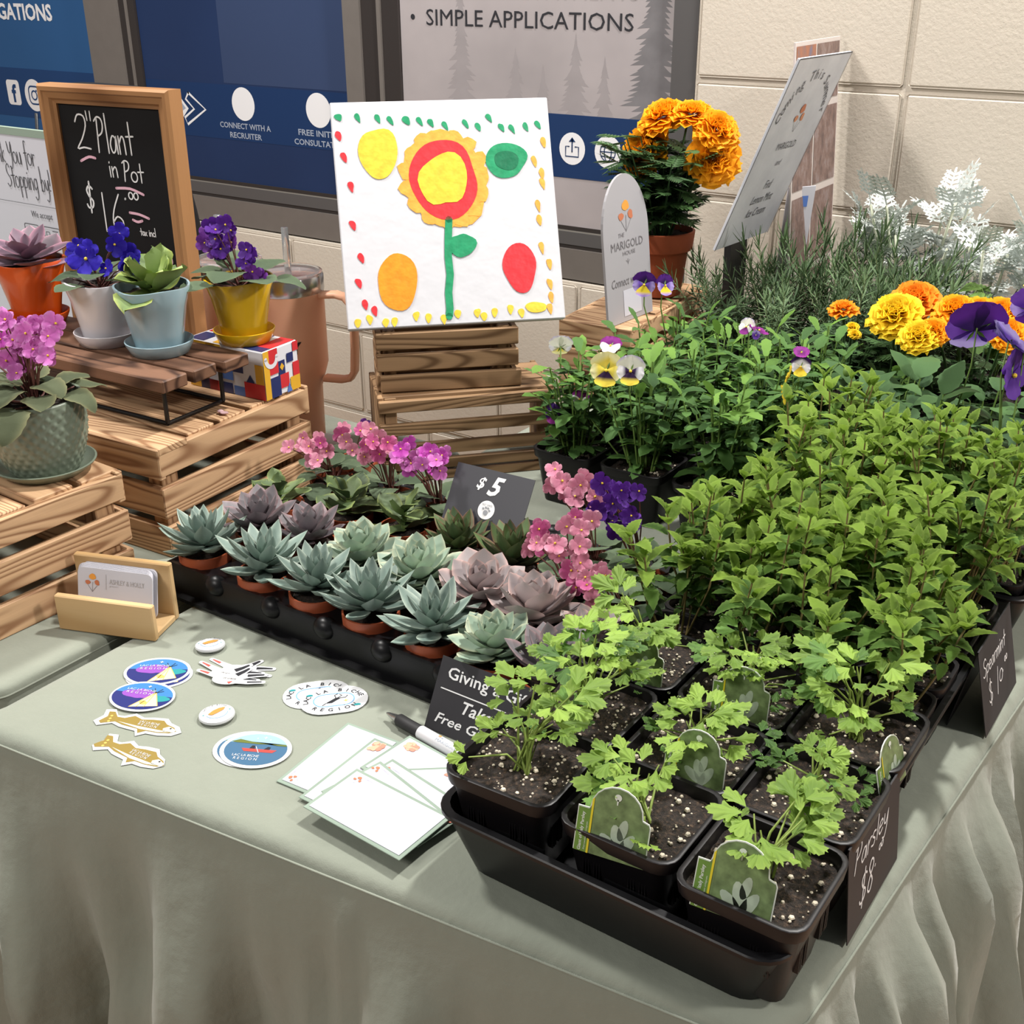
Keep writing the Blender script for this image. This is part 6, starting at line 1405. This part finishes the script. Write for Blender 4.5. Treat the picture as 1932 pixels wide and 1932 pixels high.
FISH = [(-.040, -.008), (-.036, -.011), (-.024, -.004), (-.014, -.007), (-.008, -.0075), (.004, -.0085), (.008, -.015), (.014, -.0090), (.026, -.0085), (.038, -.0055), (.0430, -.0005), (.038, .0045), (.028, .0075), (.022, .0125), (.010, .0105), (.000, .0075), (-.010, .0110), (-.018, .0045), (-.026, .0040), (-.033, .0115), (-.039, .0100), (-.036, .002)]
def grow(pts, d):
    cx = sum(p[0] for p in pts)/len(pts); cy = sum(p[1] for p in pts)/len(pts); out = []; n = len(pts)
    for i in range(n):
        a, b_ = pts[i-1], pts[(i+1) % n]; dx, dy = b_[0]-a[0], b_[1]-a[1]; l = math.hypot(dx, dy) or 1; out.append((pts[i][0]+dy/l*d, pts[i][1]-dx/l*d))
    return out
def fish(t, Z):
    g = G(); g.poly([(x*.93, y*.86) for x, y in FISH], Z, 0); g.poly([(-.020, -.0025), (.006, -.007), (.024, -.0065), (.036, -.003), (.022, -.0035), (.0, -.0035)], Z+.0001, 1)
    for k in range(3): g.poly(ell(-.030+.001*k, .0030-.004*k, .0014, .0014, 8), Z+.0002, 2)
    g.poly([(.028, -.004), (.0385, -.003), (.039, .001), (.030, .004), (.026, .0)], Z+.0001, 1); g.poly(ell(.033, .0015, .0010, .0010, 8), Z+.0003, 3)
    g.ob('picture', [SKM['olive'], SKM['pale'], SKM['gold'], SKM['dk']], t); g = G(); put_text(g, 'LAC LA BICHE', .010, .0035, width=.020, height=.0032, z=Z+.0003); put_text(g, 'R E G I O N', .010, -.0005, width=.019, height=.0034, z=Z+.0003); g.ob('lettering', WHITE_G, t)
sticker('sticker', 'olive-gold fish sticker just below the tipi stickers', 'sticker', -.3385, -.0010, r35(17), .0006, grow(FISH, .0022), fish)
sticker('sticker', 'olive-gold fish sticker lying nearest the front edge of the table', 'sticker', -.3100, -.0330, r35(6), .0006, grow([(x*.88, y*1.05) for x, y in FISH], .0022), fish)
def limb(g, pts, w0, w1, z, mi=0):
    n = len(pts); L_ = []; R_ = []
    for i, (x, y) in enumerate(pts):
        x0, y0 = pts[max(i-1, 0)]; x1, y1 = pts[min(i+1, n-1)]; d = math.hypot(x1-x0, y1-y0); nx, ny = -(y1-y0)/d, (x1-x0)/d; ww = (w0+(w1-w0)*i/(n-1))/2
        L_.append((x+nx*ww, y+ny*ww)); R_.append((x-nx*ww, y-ny*ww))
    x, y = pts[-1]; x0, y0 = pts[-2]; a = math.atan2(y-y0, x-x0)
    g.poly(R_+[(x+w1/2*math.cos(a+t_), y+w1/2*math.sin(a+t_)) for t_ in (-1, -.4, .4, 1)]+L_[::-1], z, mi)
def bird_backing():
    g = G(); g.poly(ell(-.002, 0, .0150, .0092, 24, .15), .0004, 0, .0004); limb(g, [(-.010, .002), (-.022, .005), (-.036, .0085)], .0085, .0048, .00043)
    limb(g, [(.000, .003), (.007, .012), (.012, .022)], .0120, .0058, .00046); limb(g, [(.004, .003), (.017, .010), (.031, .014)], .0110, .0055, .00049); limb(g, [(.006, -.002), (.020, -.0015), (.034, .002)], .0080, .0048, .00052); return g
def bird(t):
    bird_backing().ob('backing', WHITE_G, t); g = G(); Z = .0007
    limb(g, [(-.024, .0055), (-.034, .0082)], .0030, .0014, Z, 1); limb(g, [(.004, .008), (.0085, .0150), (.0110, .0205)], .0058, .0028, Z+.00003, 0); limb(g, [(.015, .0090), (.023, .0118), (.0295, .0136)], .0042, .0022, Z+.00006, 0); limb(g, [(.019, -.0016), (.032, .0017)], .0022, .0016, Z+.00009, 0)
    g.poly(ell(-.003, 0, .0115, .0062, 18, .15), Z-.00006, 2); g.poly([(.000, -.0050), (.0045, -.003), (.0030, -.0080)], Z+.0001, 1); g.ob('picture', [SKM['dk'], SKM['pk'], plain('sticker_feather', (.60, .60, .60), .3)], t)
    g = G(); put_text(g, 'LAC LA BICHE', .0, .0008, width=.013, height=.0022, z=Z+.0002); g.ob('lettering', SKM['dk'], t)
for i, (x, y, ro, lab) in enumerate(((-.3290, .1130, 14, 'white flying crane sticker, rear of the overlapping three'), (-.3320, .1010, 12, 'white flying crane sticker in the middle of the overlapping three'), (-.3220, .0950, 22, 'white flying crane sticker in front of the overlapping three'))):
    t = thing('sticker', lab, 'sticker', (x, y, .0004+i*.0011), r35(ro)); bird(t)
def stadium(L_, W__, n=12): return [((L_-W__)/2+W__/2*math.cos(a), W__/2*math.sin(a)) for a in [-PI/2+i*PI/n for i in range(n+1)]]+[(-(L_-W__)/2+W__/2*math.cos(a), W__/2*math.sin(a)) for a in [PI/2+i*PI/n for i in range(n+1)]]
def deer(t, Z):
    g = G(); s_ = stadium(.038, .020); g.ribbon(s_+[s_[0]], .0010, Z, 0)
    g.poly([(-.008, -.005), (-.002, -.005), (.003, -.001), (.006, .001), (.002, .003), (-.002, .0), (-.006, -.003)], Z, 1)
    for p in (((.003, .002), (.008, .006), (.006, .008)), ((.004, .002), (.011, .002), (.013, .005)), ((.002, .003), (.001, .007), (.004, .009)), ((-.008, -.005), (-.011, -.008))): g.ribbon(list(p), .0008, Z+.0001, 1)
    g.poly([(.011+.0026*math.cos(i*PI/4)*(1 if i % 2 == 0 else .35), -.003+.0026*math.sin(i*PI/4)*(1 if i % 2 == 0 else .35)) for i in range(8)], Z, 2)
    for (x, y) in ((-.022, .011), (.021, -.012)): g.poly(blob(x, y, .0028, .0018, 3, .2, 10), Z+.0002, 3)
    for wd, s0, sg in (('LAC LA BICHE', PI*1.02, -1), ('REGION', PI*1.25, 1)):
        n = len(wd)
        for i, ch in enumerate(wd):
            if ch == ' ': continue
            if sg < 0: a = s0-PI*.95*i/(n-1); cx, cy = .0265*math.cos(a), .0160*math.sin(a); ro = a-PI/2
            else: a = s0+PI*.5*i/(n-1); cx, cy = .0255*math.cos(a), .0160*math.sin(a); ro = a+PI/2
            v_, f__, a_1, b_1, c_1, d_1 = text_geo(ch, .02); s_ = .0068
            g.add([(cx+(v[0]-(a_1+b_1)/2)*s_*math.cos(ro)-(v[1]-.35)*s_*math.sin(ro), cy+(v[0]-(a_1+b_1)/2)*s_*math.sin(ro)+(v[1]-.35)*s_*math.cos(ro), Z) for v in v_], f__, 1)
    g.ob('picture', [SKM['lb'], SKM['dk'], SKM['gold'], SKM['teal']], t)
sticker('sticker', 'white rounded deer sticker underneath its twin', 'sticker', -.2370, .1260, r35(48), .0006, stadium(.064, .044), deer)
sticker('sticker', 'white rounded deer sticker lying on top of the other deer sticker', 'sticker', -.2160, .1270, r35(46), .0014, stadium(.064, .044), deer)
def canoe(t, Z, rx=.0280, ry=.0225):
    g = G(); g.poly(ell(0, 0, rx, ry, 40), Z, 0); g.poly(ell(0, 0, rx, ry, 20, 0, PI*.12, PI*.88), Z+.0001, 1)
    g.poly([(-.0255, .0090), (-.018, .0130), (-.006, .0105), (.006, .0100), (.018, .0070), (.0262, .0070), (.0250, .0095), (.0, .0075), (-.020, .0080)], Z+.0002, 2)
    g.poly([(-.010, -.0035), (.016, -.0035), (.019, .0005), (-.013, .0005)], Z+.0002, 3); g.poly([(-.006, .0005), (-.001, .0005), (-.002, .005), (-.0045, .005)], Z+.0003, 4); g.poly([(.007, .0005), (.012, .0005), (.0125, .0040), (.010, .0045)], Z+.0003, 4); g.ribbon([(-.001, .004), (.004, -.005)], .0006, Z+.0004, 5)
    for (x, y, s_) in ((.004, .0170, .0022), (-.003, .0155, .0012), (.009, .0145, .0012)): g.poly([(x+s_*math.cos(i*PI/4)*(1 if i % 2 == 0 else .35), y+s_*math.sin(i*PI/4)*(1 if i % 2 == 0 else .35)) for i in range(8)], Z+.0003, 5)
    put_text(g, 'LAC LA BICHE', -.006, -.0095, width=.024, height=.0032, z=Z+.0003, mi=5); put_text(g, 'R E G I O N', -.005, -.0140, width=.021, height=.0034, z=Z+.0003, mi=5)
    g.ob('picture', [SKM['lake'], SKM['lsky'], SKM['hill'], SKM['redc'], SKM['dk'], WHITE_G], t)
sticker('sticker', 'oval lake and canoe sticker hidden beneath its twin', 'sticker', -.2270, .0290, r35(27), .0006, ell(0, 0, .0320, .0262, 44), canoe)
sticker('sticker', 'oval sticker of a red canoe on a lake, on top of its twin', 'sticker', -.2205, .0310, r35(27), .0014, ell(0, 0, .0320, .0262, 44), canoe)
def pin(x, y, r_, lab, ro, tilt):
    t = thing('pin_button', lab, 'pin button', mat=T(x, y, .0010) @ RZ(ro) @ RX(tilt)); autosmooth(G().lathe([(r_*.92, 0), (r_, .0018), (r_*.97, .0036), (r_*.75, .0047), (r_*.4, .0053), (.0001, .0055)], 36, capb=True).ob('shell', WHITE_G, t), 40)
    Z = .0058; g = G(); g.ribbon(ell(0, 0, r_*.62, r_*.62, 20, 0, PI*1.1, PI*1.9), .0005, Z-.0006, 1); g.poly([(-r_*.5, -.0015), (-r_*.15, .003), (r_*.2, .005), (r_*.56, .0045), (r_*.40, .0005), (r_*.05, -.0025), (-r_*.3, -.0045)], Z, 0)
    for s_ in (-1, 1): g.poly(ell(s_*r_*.72, 0, .0011, .0008, 8), Z-.001, 2)
    for i, ch in enumerate('LAC LA BICHE'):
        if ch == ' ': continue
        a = PI*(.82-.64*i/11); v_, f__, a_1, b_1, c_1, d_1 = text_geo(ch, .01); s_ = .0026; cx, cy = r_*.70*math.cos(a), r_*.70*math.sin(a)
        g.add([(cx+(v[0]-(a_1+b_1)/2)*s_*math.cos(a-PI/2)-v[1]*s_*math.sin(a-PI/2), cy+(v[0]-(a_1+b_1)/2)*s_*math.sin(a-PI/2)+v[1]*s_*math.cos(a-PI/2), Z-.0005) for v in v_], f__, 3)
    g.ob('print', [plain('fish_orange', (.62, .27, .07), .3), SKM['lb'], SKM['teal'], SKM['dk']], t)
pin(-.3840, .1270, .0150, 'round white fish pin button tilted on its back pin, near the card holder', r35(40), -.12)
pin(-.2870, .0470, .0165, 'round white fish pin button in the middle of the stickers', r35(60), -.05)
o = thing('mouse', 'white rounded gadget with dark underside lying behind the rear pine crate', 'gadget', (-.648, .590, .0005), r35(15)); G().ball((0, 0, .012), .024, 18, 0, .42, mat=Matrix.Diagonal((1.5, .8, 1, 1))).ob('shell', WHITE_G, o, smooth=True); G().ball((0, 0, .006), .0235, 18, 0, .30, mat=Matrix.Diagonal((1.5, .8, .8, 1))).ob('base', METAL_B, o, smooth=True)
# ---- drops on the wet parsley, blue-green tags by the rosemary, curling seed stalk
m, nt, b, o = nmat('water'); setin(b, Roughness=.02, IOR=1.33); b.inputs['Transmission Weight'].default_value = 1; b.inputs['Base Color'].default_value = (1, 1, 1, 1); WATER = m
for par in [o_ for o_ in bpy.data.objects if o_.get('label', '').startswith(('tall wet-leafed', 'bright upright parsley', 'parsley in the centre pot'))]:
    g = G(); r0 = random.Random(9)
    for ch in list(par.children):
        if ch.name.startswith('leaf'):
            for k in range(4):
                p = ch.matrix_basis @ Vector((r0.uniform(-.25, .25), r0.uniform(.35, .85), .05)); g.ball(tuple(p), r0.uniform(.0008, .0016), 6, 0, .7)
    d_ = g.ob('water_drops', WATER, par, smooth=True); d_['kind'] = 'stuff'
TG2 = plain('tag_blue_green', (.10, .20, .18), .35, .5, var=.7, scale=60)
for (x, y, z, yaw, ln, lab) in ((-.195, 1.130, .060, .5, .25, 'blue-green plant tag with pale stripes leaning in front of the rosemary'), (-.235, 1.165, .062, .3, .1, 'small teal plant tag standing among the rosemary stems')):
    t = thing('plant_tag', lab, 'plant tag', mat=panel_mat(x, y, z, yaw, ln)); G().poly(arch(.034, .062), 0, 0, .0008).ob('card', TG2, t)
    g = G()
    for k in range(5): g.ribbon([(-.012+.006*k, .0), (-.013+.0065*k, .045)], .0010, .0004)
    g.ob('stripes', TAGL, t)
vi = [o_ for o_ in bpy.data.objects if o_.get('label', '') == 'viola carrying yellow and white blotched blooms near the front of the viola pots'][0]
t = [o_ for o_ in bpy.data.objects if o_.get('label', '').startswith('pansy with broad toothed leaves directly')][0]
G().tube(smooth_pts3 if False else [(.005, -.01, .10), (-.015, -.012, .135), (-.030, -.010, .165), (-.030, -.008, .185), (-.022, -.006, .196), (-.014, -.006, .192)], [.0012]*6, 6, cap=False).ball((-.012, -.006, .188), .005, 8, 0, 1.3).ob('seed_stalk', CALYX, t, smooth=True)
